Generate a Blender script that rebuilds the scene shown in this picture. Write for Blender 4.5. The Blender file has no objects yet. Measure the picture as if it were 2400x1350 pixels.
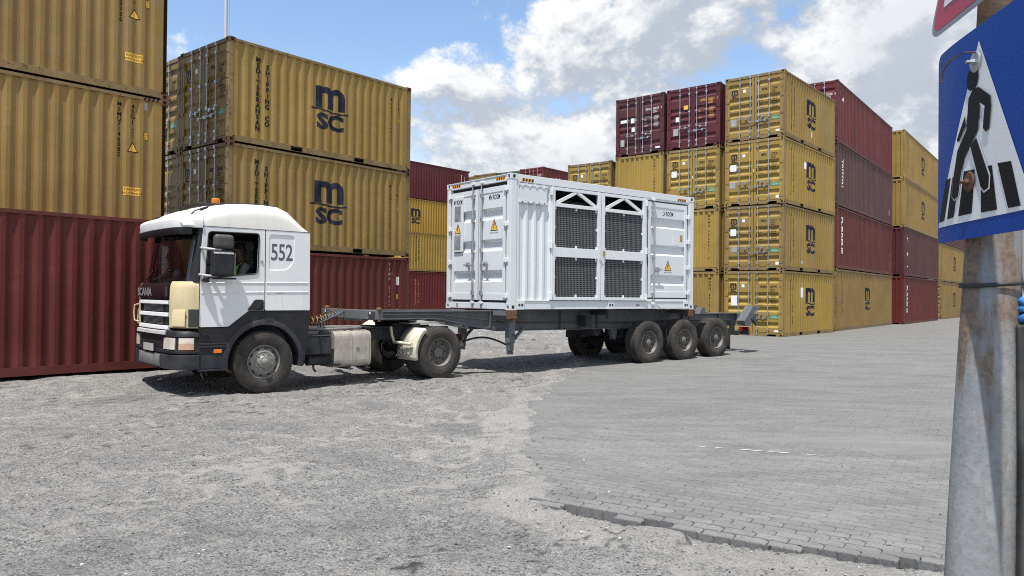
import bpy, bmesh, math, random
import numpy as np
from mathutils import Matrix, Vector

random.seed(7)
R = math.radians
scene = bpy.context.scene
COL = scene.collection

# ------------------------------------------------------------------ camera
cd = bpy.data.cameras.new('camera'); cam = bpy.data.objects.new('camera', cd); COL.objects.link(cam)
cd.sensor_fit = 'HORIZONTAL'; cd.sensor_width = 36.0; cd.lens = 26.77
cd.clip_start = 0.05; cd.clip_end = 3000
cam.matrix_world = (Matrix.Translation((0, 0, 1.5306)) @ Matrix.Rotation(math.pi/2 + 0.0092, 4, 'X')
                    @ Matrix.Rotation(0.0101, 4, 'Z'))
scene.camera = cam

# ------------------------------------------------------------------ light
SUN_EL, SUN_H = R(70), Vector((-0.36, -0.93, 0)).normalized()      # direction towards the sun
SUN_DIR = Vector((SUN_H.x*math.cos(SUN_EL), SUN_H.y*math.cos(SUN_EL), math.sin(SUN_EL)))
sd = bpy.data.lights.new('sun', 'SUN'); sun = bpy.data.objects.new('sun', sd); COL.objects.link(sun)
sd.energy = 4.4; sd.angle = R(0.7); sd.color = (1.0, 0.955, 0.88)
sun.rotation_euler = SUN_DIR.to_track_quat('Z', 'Y').to_euler()
sun.location = (0, 0, 60)
vs = scene.view_settings
scene.display_settings.display_device = 'sRGB'
vs.view_transform = 'Standard'; vs.look = 'None'; vs.gamma = 1.0; vs.exposure = 0.58
vs.use_curve_mapping = False
cy = scene.cycles
cy.max_bounces = 8; cy.diffuse_bounces = 3; cy.glossy_bounces = 3; cy.transmission_bounces = 6
cy.transparent_max_bounces = 12; cy.caustics_reflective = False; cy.caustics_refractive = False
cy.sample_clamp_indirect = 6.0
cy.pixel_filter_type = 'BLACKMAN_HARRIS'; cy.filter_width = 1.05
try:
    cy.use_denoising = False
except Exception:
    pass

# ------------------------------------------------------------------ node helper
class NT:
    def __init__(s, tree):
        s.t = tree; tree.nodes.clear()
    def n(s, typ, **kw):
        nd = s.t.nodes.new(typ)
        for k, v in kw.items():
            if k.startswith('_'):
                setattr(nd, k[1:], v)
            else:
                key = int(k[1:]) if k[0] == 'i' and k[1:].isdigit() else k.replace('__', ' ')
                s.set(nd.inputs[key], v)
        return nd
    def set(s, sock, v):
        if isinstance(v, bpy.types.NodeSocket): s.t.links.new(v, sock)
        elif isinstance(v, bpy.types.Node): s.t.links.new(v.outputs[0], sock)
        elif isinstance(v, (tuple, list)):
            v = tuple(v)
            if len(v) == 3 and len(sock.default_value) == 4: v = v + (1,)
            sock.default_value = v
        else: sock.default_value = v
    def math(s, op, a, b=0.0, c=None, clamp=False):
        m = s.n('ShaderNodeMath', _operation=op, _use_clamp=clamp)
        s.set(m.inputs[0], a); s.set(m.inputs[1], b)
        if c is not None: s.set(m.inputs[2], c)
        return m.outputs[0]
    def mix(s, f, a, b, mode='MIX'):
        m = s.n('ShaderNodeMix', _data_type='RGBA', _blend_type=mode)
        s.set(m.inputs[0], f); s.set(m.inputs[6], a); s.set(m.inputs[7], b)
        return m.outputs[2]
    def ramp(s, f, lo, hi, a=0.0, b=1.0, smooth=True):
        m = s.n('ShaderNodeMapRange', _interpolation_type='SMOOTHSTEP' if smooth else 'LINEAR')
        for i, v in enumerate((f, lo, hi, a, b)): s.set(m.inputs[i], v)
        return m.outputs[0]
    def noise(s, vec, scale, detail=4, rough=0.55, dist=0.0):
        m = s.n('ShaderNodeTexNoise')
        s.set(m.inputs['Vector'], vec); s.set(m.inputs['Scale'], scale); s.set(m.inputs['Detail'], detail)
        s.set(m.inputs['Roughness'], rough); s.set(m.inputs['Distortion'], dist)
        return m.outputs[0]
    def voro(s, vec, scale, feature='F1', out=0):
        m = s.n('ShaderNodeTexVoronoi', _feature=feature)
        s.set(m.inputs['Vector'], vec); s.set(m.inputs['Scale'], scale)
        return m.outputs[out]
    def mapv(s, vec, scale=(1, 1, 1), rot=(0, 0, 0), loc=(0, 0, 0)):
        m = s.n('ShaderNodeMapping')
        s.set(m.inputs[0], vec); m.inputs[1].default_value = loc; m.inputs[2].default_value = rot; m.inputs[3].default_value = scale
        return m.outputs[0]

# ------------------------------------------------------------------ sky
world = bpy.data.worlds.new('World'); scene.world = world; world.use_nodes = True
w = NT(world.node_tree)
sky = w.n('ShaderNodeTexSky', _sky_type='NISHITA', _sun_disc=False, _sun_elevation=SUN_EL,
          _sun_rotation=math.atan2(SUN_H.x, SUN_H.y), _altitude=10.0, _air_density=1.0, _dust_density=0.8, _ozone_density=1.4)
tc = w.n('ShaderNodeTexCoord').outputs['Generated']
CL = (0.52, 0.30, 0.06)
sep = w.n('ShaderNodeSeparateXYZ', i0=tc)
def density(dz, dx=0.0, detail=9):
    cv = w.mapv(tc, scale=(1.0, 1.0, 1.45), loc=(CL[0]+dx, CL[1], CL[2]+dz))
    big = w.noise(cv, 2.1, 2, 0.5); fine = w.noise(cv, 5.2, detail, 0.66, 0.15)
    return w.math('ADD', w.math('MULTIPLY', big, 0.54), w.math('MULTIPLY', fine, 0.70))
d0 = density(0.0)
# the weather thickens towards the right and towards the horizon
cover = w.math('ADD', w.math('ADD', d0, w.math('MULTIPLY', sep.outputs[0], 0.24)), w.ramp(sep.outputs[2], 0.45, 0.05, 0.010, 0.070))
cmask = w.ramp(cover, 0.605, 0.685)
d1 = density(0.045, -0.02, 7)
lit = w.ramp(w.math('SUBTRACT', d0, d1), -0.055, 0.075)
thick = w.ramp(cover, 0.68, 0.86)
ccol = w.mix(lit, (5.2, 5.7, 6.4), (10.6, 10.6, 10.45))
ccol = w.mix(w.math('MULTIPLY', thick, 0.50), ccol, (6.3, 6.7, 7.3))
hz = w.ramp(sep.outputs[2], 0.0, 0.32, 1.0, 0.0)
base = w.mix(w.math('MULTIPLY', hz, 0.60), w.mix(1.0, sky.outputs[0], (2.05, 2.12, 2.15), 'MULTIPLY'), (8.6, 9.3, 10.2))
fin = w.mix(w.math('MULTIPLY', cmask, 0.96), base, ccol)
bg = w.n('ShaderNodeBackground', Color=fin, Strength=0.067)
w.n('ShaderNodeOutputWorld', Surface=bg.outputs[0])

# ------------------------------------------------------------------ materials
MATS = {}
def newmat(name):
    m = bpy.data.materials.new(name); m.use_nodes = True
    MATS[name] = m
    return m, NT(m.node_tree)
def finish(t, col, rough=0.5, metal=0.0, bump=None, bstr=0.3, bdist=0.01, spec=0.5, coat=0.0):
    b = t.n('ShaderNodeBsdfPrincipled')
    t.set(b.inputs['Base Color'], col); t.set(b.inputs['Roughness'], rough); t.set(b.inputs['Metallic'], metal)
    b.inputs['Specular IOR Level'].default_value = spec
    if coat: b.inputs['Coat Weight'].default_value = coat
    if bump is not None:
        bn = t.n('ShaderNodeBump'); bn.inputs['Strength'].default_value = bstr; bn.inputs['Distance'].default_value = bdist
        t.set(bn.inputs['Height'], bump); t.t.links.new(bn.outputs[0], b.inputs['Normal'])
    t.n('ShaderNodeOutputMaterial', Surface=b.outputs[0])
    return b
def paint(name, col, var=0.16, streak=0.35, rust=0.03, rough=0.5, dirt=(0.10, 0.075, 0.05), fade=0.0, bump=0.12, spec=0.4, scale=1.0, dents=0.0):
    """weathered paint in world space: fading, run-off streaks, rust spots"""
    m, t = newmat(name)
    pos = t.n('ShaderNodeNewGeometry').outputs['Position']
    n1 = t.noise(pos, 0.55*scale, 3, 0.6)
    c = t.mix(t.ramp(n1, 0.3, 0.75), tuple(v*(1-var) for v in col), tuple(min(1, v*(1+var*0.8)) for v in col))
    n2 = t.noise(pos, 9*scale, 5, 0.65)
    c = t.mix(t.math('MULTIPLY', t.ramp(n2, 0.42, 0.8), 0.18), c, tuple(v*0.72 for v in col))
    if fade:
        g = sum(col)/3
        c = t.mix(t.math('MULTIPLY', t.ramp(t.noise(pos, 1.3*scale, 4, 0.6), 0.4, 0.75), fade), c, (g*1.5+0.03, g*1.5+0.03, g*1.5+0.03))
    st = t.noise(t.mapv(pos, (7*scale, 7*scale, 0.45)), 1.0, 5, 0.6)
    c = t.mix(t.math('MULTIPLY', t.ramp(st, 0.53, 0.80), streak), c, dirt)
    rn = t.noise(pos, 5.5*scale, 9, 0.72)
    th = 0.80 - rust*1.2
    rm = t.ramp(rn, th, th+0.035)
    rc = t.mix(t.ramp(n2, 0.35, 0.65), (0.075, 0.030, 0.014), (0.17, 0.075, 0.03))
    c = t.mix(t.math('MULTIPLY', rm, 0.85), c, rc)
    if rust > 0.015:
        run = t.noise(t.mapv(pos, (26*scale, 26*scale, 0.55)), 1.0, 6, 0.65)
        c = t.mix(t.math('MULTIPLY', t.ramp(run, 0.66-rust*0.4, 0.76-rust*0.4), min(0.55, 0.22+rust*2.0)), c, (0.13, 0.062, 0.028))
        blot = t.noise(pos, 1.1*scale, 7, 0.62, 0.6)
        c = t.mix(t.math('MULTIPLY', t.ramp(blot, 0.60, 0.70), 0.22), c, tuple(min(1, v*1.35+0.02) for v in col))
    bh = t.math('ADD', t.math('MULTIPLY', n2, 0.25), t.math('MULTIPLY', rm, 0.35))
    if dents:
        bh = t.math('ADD', bh, t.math('MULTIPLY', t.noise(pos, 1.7, 2, 0.5), dents*3.0))
    r = t.math('ADD', t.math('MULTIPLY', n2, 0.22), rough-0.1)
    finish(t, c, r, 0.0, bh, bump, 0.012, spec)
    return m
def plain(name, col, rough=0.5, metal=0.0, var=0.12, scale=8, bump=0.0, spec=0.5, dust=0.0, dustcol=(0.30, 0.28, 0.25), emis=None):
    m, t = newmat(name)
    pos = t.n('ShaderNodeNewGeometry').outputs['Position']
    n = t.noise(pos, scale, 5, 0.6)
    c = t.mix(t.ramp(n, 0.3, 0.7), tuple(v*(1-var) for v in col), tuple(min(1, v*(1+var)) for v in col))
    if dust:
        dn = t.noise(pos, scale*0.35, 6, 0.65)
        c = t.mix(t.math('MULTIPLY', t.ramp(dn, 0.35, 0.7), dust), c, dustcol)
    b = finish(t, c, t.math('ADD', t.math('MULTIPLY', n, 0.15), rough-0.07), metal, n if bump else None, bump, 0.008, spec)
    if emis:
        b.inputs['Emission Color'].default_value = tuple(emis[:3])+(1,); b.inputs['Emission Strength'].default_value = emis[3]
    return m

YEL = [paint('msc_yellow_%d' % i, c, var=0.12, streak=s, rust=r, rough=0.56, fade=f, dents=0.5, bump=0.55, spec=0.3) for i, (c, s, r, f) in enumerate((
    ((0.295, 0.194, 0.052), 0.28, 0.035, 0.05), ((0.278, 0.180, 0.052), 0.36, 0.06, 0.08),
    ((0.345, 0.228, 0.050), 0.22, 0.03, 0.03), ((0.245, 0.160, 0.050), 0.40, 0.07, 0.10)))]
YEL_FRAME = [paint('msc_yellow_worn_%d' % i, c, var=0.2, streak=0.6, rust=r, rough=0.62, spec=0.3, scale=2.0) for i, (c, r) in enumerate((
    ((0.27, 0.185, 0.072), 0.16), ((0.24, 0.17, 0.075), 0.20), ((0.29, 0.20, 0.07), 0.13), ((0.23, 0.16, 0.07), 0.19)))]
MAROON = [paint('maroon_%d' % i, c, var=0.15, streak=0.35, rust=0.03, rough=0.5, fade=f, dents=0.5, bump=0.55, spec=0.35) for i, (c, f) in enumerate((
    ((0.098, 0.016, 0.024), 0.04), ((0.078, 0.020, 0.022), 0.06), ((0.118, 0.017, 0.020), 0.05), ((0.088, 0.034, 0.034), 0.14)))]
MAR_FRAME = [paint('maroon_worn_%d' % i, c, var=0.2, streak=0.5, rust=0.09, rough=0.6, spec=0.3, scale=2.0) for i, c in enumerate((
    (0.10, 0.022, 0.028), (0.085, 0.028, 0.028), (0.125, 0.025, 0.026), (0.10, 0.045, 0.043)))]
RED = [paint('oxide_red_%d' % i, c, var=0.15, streak=0.4, rust=0.03, rough=0.55, fade=f, dents=0.5, bump=0.55, spec=0.3, dirt=(0.06, 0.03, 0.025)) for i, (c, f) in enumerate((
    ((0.108, 0.019, 0.016), 0.04), ((0.105, 0.023, 0.018), 0.06)))]
RED_FRAME = [paint('oxide_red_worn_%d' % i, c, var=0.2, streak=0.5, rust=0.08, rough=0.6, spec=0.3, scale=2.0) for i, c in enumerate((
    (0.115, 0.026, 0.022), (0.13, 0.035, 0.028)))]
GREEN = paint('container_green', (0.06, 0.16, 0.10), rough=0.55)
RUSTM = paint('rusty_steel', (0.15, 0.075, 0.045), var=0.3, streak=0.4, rust=0.25, rough=0.75, scale=3)
GALV = plain('galvanised_steel', (0.46, 0.47, 0.48), 0.42, 0.75, 0.18, 12)
BLACK = plain('dark_void', (0.012, 0.012, 0.013), 0.8, 0, 0.1)  # near-black colour stands in for shade inside casting apertures and rim holes
GASKET = plain('rubber_gasket', (0.022, 0.021, 0.024), 0.6)
INK = plain('black_print', (0.014, 0.014, 0.017), 0.7, 0, 0.2, 5, 0, 0.12)
INKB = plain('navy_print', (0.010, 0.012, 0.022), 0.7, 0, 0.2, 5, 0, 0.12)
def worn(name, col, chip):
    m, t = newmat(name); pos = t.n('ShaderNodeNewGeometry').outputs['Position']
    n = t.noise(pos, 11, 9, 0.75); s_ = t.noise(t.mapv(pos, (14, 14, 1.2)), 1.0, 5, 0.6)
    k = t.math('MAXIMUM', t.ramp(n, 0.63, 0.70), t.math('MULTIPLY', t.ramp(s_, 0.58, 0.72), 0.55))
    c = t.mix(t.ramp(t.noise(pos, 2.0, 3), 0.3, 0.7), col, tuple(v*2.4+0.006 for v in col))
    finish(t, t.mix(t.math('MULTIPLY', k, 0.75), c, chip), 0.7, 0, None, 0.1, 0.01, 0.12); return m
INKB = worn('navy_print_worn', (0.010, 0.012, 0.022), (0.24, 0.165, 0.055)); INKS = worn('black_print_worn', (0.013, 0.013, 0.016), (0.24, 0.165, 0.055))
INKW = plain('white_print', (0.72, 0.71, 0.70), 0.6, 0, 0.1)
INKO = plain('orange_print', (0.75, 0.38, 0.05), 0.6, 0, 0.1)
STK_W = plain('white_sticker', (0.78, 0.78, 0.77), 0.5, 0, 0.06)
STK_G = plain('green_placard', (0.025, 0.22, 0.085), 0.5, 0, 0.1)
STK_Y = plain('yellow_placard', (0.80, 0.46, 0.06), 0.5, 0, 0.08)
STK_S = plain('metal_plate', (0.40, 0.40, 0.40), 0.5, 0.3, 0.15)
WHITE = paint('white_container_paint', (0.66, 0.695, 0.725), var=0.03, streak=0.07, rust=0.0, rough=0.38, dirt=(0.45, 0.43, 0.40), bump=0.05, spec=0.5)
WHITE2 = plain('white_cage_paint', (0.68, 0.71, 0.735), 0.4, 0, 0.04)

# ------------------------------------------------------------------ mesh helpers
class MB:
    def __init__(s): s.v = []; s.f = []; s.mi = []
    def add(s, vs, fs, mi=0):
        o = len(s.v); s.v += [tuple(p) for p in vs]; s.f += [tuple(i+o for i in f) for f in fs]; s.mi += [mi]*len(fs)
        return s
    def box(s, x0, x1, y0, y1, z0, z1, mi=0):
        if x0 > x1: x0, x1 = x1, x0
        if y0 > y1: y0, y1 = y1, y0
        if z0 > z1: z0, z1 = z1, z0
        return s.add([(x0, y0, z0), (x1, y0, z0), (x1, y1, z0), (x0, y1, z0), (x0, y0, z1), (x1, y0, z1), (x1, y1, z1), (x0, y1, z1)],
                     [(0, 3, 2, 1), (4, 5, 6, 7), (0, 1, 5, 4), (1, 2, 6, 5), (2, 3, 7, 6), (3, 0, 4, 7)], mi)
    def obox(s, c, ax, ay, az, hx, hy, hz, mi=0):
        c, ax, ay, az = Vector(c), Vector(ax).normalized(), Vector(ay).normalized(), Vector(az).normalized()
        P = [c+ax*sx*hx+ay*sy*hy+az*sz*hz for sz in (-1, 1) for sx, sy in ((-1, -1), (1, -1), (1, 1), (-1, 1))]
        return s.add(P, [(0, 3, 2, 1), (4, 5, 6, 7), (0, 1, 5, 4), (1, 2, 6, 5), (2, 3, 7, 6), (3, 0, 4, 7)], mi)
    def bar(s, p0, p1, w, h, up=(0, 0, 1), mi=0):
        p0, p1 = Vector(p0), Vector(p1); d = p1-p0; up = Vector(up)
        if abs(d.normalized().dot(up.normalized())) > 0.99: up = Vector((1, 0, 0))
        sx = d.cross(up).normalized(); u = sx.cross(d).normalized()
        return s.obox((p0+p1)/2, d, sx, u, d.length/2, w/2, h/2, mi)
    def cyl(s, p0, p1, r, n=12, r2=None, caps=True, mi=0):
        p0, p1 = Vector(p0), Vector(p1); d = (p1-p0).normalized(); r2 = r if r2 is None else r2
        a = d.orthogonal().normalized(); b = d.cross(a)
        P = []
        for p, rr in ((p0, r), (p1, r2)):
            P += [p+(a*math.cos(2*math.pi*k/n)+b*math.sin(2*math.pi*k/n))*rr for k in range(n)]
        F = [(k, (k+1) % n, n+(k+1) % n, n+k) for k in range(n)]
        if caps: F += [tuple(range(n-1, -1, -1)), tuple(range(n, 2*n))]
        return s.add(P, F, mi)
    def tube(s, pts, r, n=8, closed=False, mi=0):
        pts = [Vector(p) for p in pts]; m = len(pts); P = []; F = []
        pa = None
        for i, p in enumerate(pts):
            if closed: d = pts[(i+1) % m]-pts[i-1]
            else: d = pts[min(i+1, m-1)]-pts[max(i-1, 0)]
            d.normalize()
            a = d.orthogonal().normalized() if pa is None else (pa-d*pa.dot(d)).normalized()
            pa = a; b = d.cross(a)
            rr = r[i] if isinstance(r, (list, tuple)) else r
            P += [p+(a*math.cos(2*math.pi*k/n)+b*math.sin(2*math.pi*k/n))*rr for k in range(n)]
        for i in range(m if closed else m-1):
            j = (i+1) % m
            F += [(i*n+k, i*n+(k+1) % n, j*n+(k+1) % n, j*n+k) for k in range(n)]
        if not closed: F += [tuple(range(n-1, -1, -1)), tuple(range((m-1)*n, m*n))]
        return s.add(P, F, mi)
    def lathe(s, prof, o=(0, 0, 0), d=(0, 1, 0), n=40, mi=0):
        o, d = Vector(o), Vector(d).normalized(); a = d.orthogonal().normalized(); b = d.cross(a); P = []; F = []
        for r, h in prof:
            P += [o+d*h+(a*math.cos(2*math.pi*k/n)+b*math.sin(2*math.pi*k/n))*r for k in range(n)]
        for i in range(len(prof)-1):
            F += [(i*n+k, i*n+(k+1) % n, (i+1)*n+(k+1) % n, (i+1)*n+k) for k in range(n)]
        return s.add(P, F, mi)
    def loft(s, rings, closed=False, cap=False, mi=0):
        n = len(rings[0]); P = [p for r in rings for p in r]; F = []
        for i in range(len(rings)-1):
            for k in range(n if closed else n-1):
                F.append((i*n+k, i*n+(k+1) % n, (i+1)*n+(k+1) % n, (i+1)*n+k))
        if cap: F += [tuple(range(n-1, -1, -1)), tuple(range((len(rings)-1)*n, len(rings)*n))]
        return s.add(P, F, mi)
    def plate(s, outer, holes, axis, c0, c1, mi=0):
        """polygon with holes in a plane, given thickness along axis (0,1,2)"""
        bm = bmesh.new()
        loops = [outer]+list(holes); es = []
        for lp in loops:
            vs_ = [bm.verts.new((p[0], p[1], 0)) for p in lp]
            es += [bm.edges.new((vs_[i], vs_[(i+1) % len(vs_)])) for i in range(len(vs_))]
        bmesh.ops.triangle_fill(bm, use_beauty=True, use_dissolve=False, edges=es)
        bmesh.ops.recalc_face_normals(bm, faces=bm.faces)
        bm.verts.index_update()
        pv = [v.co.copy() for v in bm.verts]; pf = [[v.index for v in f.verts] for f in bm.faces]
        be = [(e.verts[0].index, e.verts[1].index) for e in bm.edges if len(e.link_faces) == 1]
        bm.free(); n = len(pv)
        def mp(p, c):
            return {0: (c, p.x, p.y), 1: (p.x, c, p.y), 2: (p.x, p.y, c)}[axis]
        V = [mp(p, c0) for p in pv]+[mp(p, c1) for p in pv]
        F = [tuple(f) for f in pf]+[tuple(i+n for i in reversed(f)) for f in pf]+[(a, b, b+n, a+n) for a, b in be]
        return s.add(V, F, mi)
    def mesh(s, name, fixn=True):
        me = bpy.data.meshes.new(name); me.from_pydata(s.v, [], s.f)
        if any(s.mi): me.polygons.foreach_set('material_index', s.mi)
        if fixn:
            bm = bmesh.new(); bm.from_mesh(me); bmesh.ops.recalc_face_normals(bm, faces=bm.faces); bm.to_mesh(me); bm.free()
        me.update(); return me
    def build(s, name, mat, parent=None, smooth=None, bevel=0, fixn=True, seg=2):
        return mobj(name, s.mesh(name, fixn), mat, parent, smooth, bevel, seg)
def mobj(name, me, mat, parent=None, smooth=None, bevel=0, seg=2):
    """an object on (possibly shared) mesh data; material linked to the object"""
    o = bpy.data.objects.new(name, me); COL.objects.link(o)
    mats = mat if isinstance(mat, (list, tuple)) else [mat]
    while len(me.materials) < len(mats): me.materials.append(None)
    for i, m in enumerate(mats):
        o.material_slots[i].link = 'OBJECT'; o.material_slots[i].material = m
    if parent: o.parent = parent
    if smooth is not None:
        me.polygons.foreach_set('use_smooth', [True]*len(me.polygons))
        me.set_sharp_from_angle(angle=R(smooth))
    if bevel:
        b = o.modifiers.new('bevel', 'BEVEL'); b.width = bevel; b.segments = seg; b.limit_method = 'ANGLE'; b.angle_limit = R(35)
        b.harden_normals = False
    return o
def tag(o, label=None, cat=None, group=None, kind=None):
    if label: o['label'] = label
    if cat: o['category'] = cat
    if group: o['group'] = group
    if kind: o['kind'] = kind
    return o
def empty(name, loc=(0, 0, 0), yaw=0.0, parent=None):
    o = bpy.data.objects.new(name, None); COL.objects.link(o); o.location = loc; o.rotation_euler = (0, 0, yaw)
    o.empty_display_size = 0.3
    if parent: o.parent = parent
    return o
def thing(name, label, cat, loc, yaw=0.0, group=None):
    return tag(empty(name, loc, yaw), label, cat, group)
def rpoly(pts, r, n=4):
    """round the corners of a 2D polygon"""
    out = []; m = len(pts)
    for i in range(m):
        p0, p, p1 = Vector(pts[i-1]).to_2d(), Vector(pts[i]).to_2d(), Vector(pts[(i+1) % m]).to_2d()
        a, b = (p0-p), (p1-p); rr = min(r, a.length*0.45, b.length*0.45)
        a = p+a.normalized()*rr; b = p+b.normalized()*rr
        for k in range(n+1):
            t = k/n; out.append(tuple(a*(1-t)**2+p*2*t*(1-t)+b*t*t))
    return out

# ---- lettering: text outlines turned into flat meshes, optionally folded over a corrugated panel
_tc = {}
def text2d(s, size=1.0, bold=0.0, spacing=1.0, align='LEFT', res=3):
    key = (s, bold, spacing, align)
    if key not in _tc:
        c = bpy.data.curves.new('t', 'FONT'); c.body = s; c.size = 1.0; c.offset = bold; c.space_character = spacing
        c.align_x = align; c.resolution_u = res; c.fill_mode = 'FRONT'
        o = bpy.data.objects.new('t', c); COL.objects.link(o)
        dg = bpy.context.evaluated_depsgraph_get()
        me = bpy.data.meshes.new_from_object(o.evaluated_get(dg))
        V = [(v.co.x, v.co.y) for v in me.vertices]; F = [tuple(p.vertices) for p in me.polygons]
        bpy.data.objects.remove(o); bpy.data.curves.remove(c); bpy.data.meshes.remove(me)
        _tc[key] = (V, F)
    V, F = _tc[key]
    return [(x*size, y*size) for x, y in V], F
def joint2d(parts):
    V = []; F = []
    for pv, pf in parts:
        o = len(V); V += pv; F += [tuple(i+o for i in f) for f in pf]
    return V, F
def shift2d(p, dx, dy, sx=1.0, sy=1.0): return [(x*sx+dx, y*sy+dy) for x, y in p[0]], p[1]
def rect2d(x0, y0, x1, y1): return [(x0, y0), (x1, y0), (x1, y1), (x0, y1)], [(0, 1, 2, 3)]
def poly2d(pts): return list(pts), [tuple(range(len(pts)))]
def vtext(s, size, step, bold=0.0, sx=1.0):
    """letters stacked downwards, upright, centred"""
    return joint2d([shift2d(text2d(ch, size, bold, align='CENTER'), 0, -i*step, sx, 1.0) for i, ch in enumerate(s) if ch != ' '])
def fold(p, cuts, axis, fn):
    """cut the flat mesh at fold lines and map each point with fn(s, t)"""
    V, F = p
    bm = bmesh.new(); vs_ = [bm.verts.new((x, y, 0)) for x, y in V]
    for f in F:
        try: bm.faces.new([vs_[i] for i in f])
        except ValueError: pass
    lo = min(v[axis] for v in V); hi = max(v[axis] for v in V); no = (1, 0, 0) if axis == 0 else (0, 1, 0)
    for c in cuts:
        if lo < c < hi:
            bmesh.ops.bisect_plane(bm, geom=bm.verts[:]+bm.edges[:]+bm.faces[:], plane_co=(c, c, 0), plane_no=no, dist=1e-5)
    bm.verts.index_update()
    nv = [fn(v.co.x, v.co.y) for v in bm.verts]; nf = [tuple(v.index for v in f.verts) for f in bm.faces]
    bm.free(); return nv, nf
def emblem():
    """the m / wave / SC mark in a box about 1 wide, 1.18 high, origin at lower left"""
    m = text2d('m', 1.0, 0.035)
    xs = [v[0] for v in m[0]]; ys = [v[1] for v in m[0]]
    m = ([((x-min(xs))/(max(xs)-min(xs))*0.80+0.10, (y-min(ys))/(max(ys)-min(ys))*0.60+0.585) for x, y in m[0]], m[1])
    sc = text2d('SC', 1.0, 0.045)
    xs = [v[0] for v in sc[0]]; ys = [v[1] for v in sc[0]]
    sc = ([((x-min(xs))/(max(xs)-min(xs))*0.74+0.13, (y-min(ys))/(max(ys)-min(ys))*0.46) for x, y in sc[0]], sc[1])
    k = 16; wv = []
    up = []; dn = []
    for i in range(k+1):
        x = -0.03+1.06*i/k; yc = 0.525+0.028*math.sin(i/k*2*math.pi+0.4)
        up.append((x, yc+0.022)); dn.append((x, yc-0.022))
    V = up+dn; F = [(i, k+1+i, k+2+i, i+1) for i in range(k)]
    return joint2d([m, sc, (V, F)])
EMB = emblem()

# ================================================================== ground
def smooth01(x): x = np.clip(x, 0, 1); return x*x*(3-2*x)
def ss(a, b, x): return smooth01((np.asarray(x, float)-a)/(b-a))
_rng = np.random.RandomState(11)
_LAT = _rng.rand(256, 256)
def vnoise(x, y, s, seed=0):
    x = np.asarray(x)/s+seed*17.3; y = np.asarray(y)/s+seed*31.7
    xi = np.floor(x).astype(int); yi = np.floor(y).astype(int); fx = smooth01(x-xi); fy = smooth01(y-yi)
    g = lambda a, b: _LAT[a % 256, b % 256]
    return (g(xi, yi)*(1-fx)+g(xi+1, yi)*fx)*(1-fy)+(g(xi, yi+1)*(1-fx)+g(xi+1, yi+1)*fx)*fy-0.5
def gbase(x, y):
    """broad shape of the yard: a shallow dip along the lane, kerb level at the stacks"""
    x = np.asarray(x, float); y = np.asarray(y, float)
    s = 0.77*x-0.637*y
    dip = -0.15*(1-ss(17.0, 24.0, y))*ss(-14.4, -12.6, s)
    rise = 0.30*ss(36, 52, y)*(1-ss(-2, 12, x))
    return dip+rise
EDGE0 = np.array([0.188, 6.10]); EDGE1 = np.array([1.8055, 5.08])     # front edge of the block paving
ED = (EDGE1-EDGE0)/np.linalg.norm(EDGE1-EDGE0); EN = np.array([-ED[1], ED[0]])
def leftb(y): return np.interp(y, [5.0, 6.1, 7.2, 9.1, 12.3, 16.0, 22, 40, 200], [0.24, 0.19, 0.12, -0.03, 0.23, 1.1, 2.2, 3.0, 3.0])
def pave_sd(x, y):
    """signed distance-like value, positive inside the paved part"""
    d1 = (x-EDGE0[0])*EN[0]+(y-EDGE0[1])*EN[1]
    d1 = d1-0.16*np.maximum(0, (x-EDGE0[0])*ED[0]+(y-EDGE0[1])*ED[1]-1.75)**1.35
    d2 = x-leftb(y)
    return np.minimum(d1, d2), d1, d2
def axis(pts):
    out = []
    for a, b, d in pts: out += list(np.arange(a, b, d))
    return np.array(out)
xs = axis([(-600, -100, 60), (-100, -30, 8), (-30, -10, 0.8), (-10, -5, 0.10), (-5, 5, 0.032), (5, 10, 0.10), (10, 30, 0.8), (30, 100, 8), (100, 601, 60)])
ys = axis([(-300, -20, 40), (-20, 0, 4), (0, 3.4, 0.4), (3.4, 10, 0.032), (10, 20, 0.10), (20, 40, 0.8), (40, 120, 8), (120, 901, 60)])
X, Y = np.meshgrid(xs, ys)
sdm, d1, d2 = pave_sd(X, Y)
Z = gbase(X, Y)
rag = vnoise(X, Y, 0.35, 3)*0.28+vnoise(X, Y, 0.11, 4)*0.12
inside = ss(-0.05, 0.10, np.minimum(d1+0.04, d2+rag-0.16))
asph = 1-inside
lump = vnoise(X, Y, 1.7, 1)*0.045+vnoise(X, Y, 0.55, 2)*0.034+vnoise(X, Y, 0.19, 5)*0.026+vnoise(X, Y, 0.075, 6)*0.016
neark = 1-ss(16, 26, np.hypot(X, Y))
bank = ss(-0.9, 0.0, d1)*(1-ss(0, .02, d1))*ss(-.6, .2, d2)            # crumbled edge rising to the blocks
Z = Z+asph*lump*(0.25+0.75*neark)-0.012*asph
Z = Z-asph*0.012*neark*ss(0.3, 0.9, 1-np.abs(vnoise(X, Y, 1.15, 14)+0.7*vnoise(X, Y, 0.42, 15)+0.3*vnoise(X, Y, 0.14, 16))*6.0)
Z = Z+asph*bank*(vnoise(X, Y, 0.30, 8)*0.075+vnoise(X, Y, 0.10, 18)*0.034+0.038)
Z = Z+asph*ss(-0.7, 0.0, d2)*ss(0.02, 0.25, d1)*0.044                   # dust piled against the side of the blocks
cover = ss(8.6, 9.8, Y+vnoise(X, Y, 0.6, 9)*1.4)                     # further off the blocks vanish under dust
Zp = gbase(X, Y)+0.018
Z = np.where(inside > 0.5, Zp-0.075+0.075*cover+0.0025*cover+vnoise(X, Y, 2.2, 7)*0.004*cover, Z)
n_y, n_x = X.shape
co = np.stack([X, Y, Z], -1).reshape(-1, 3).astype(np.float32)
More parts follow.
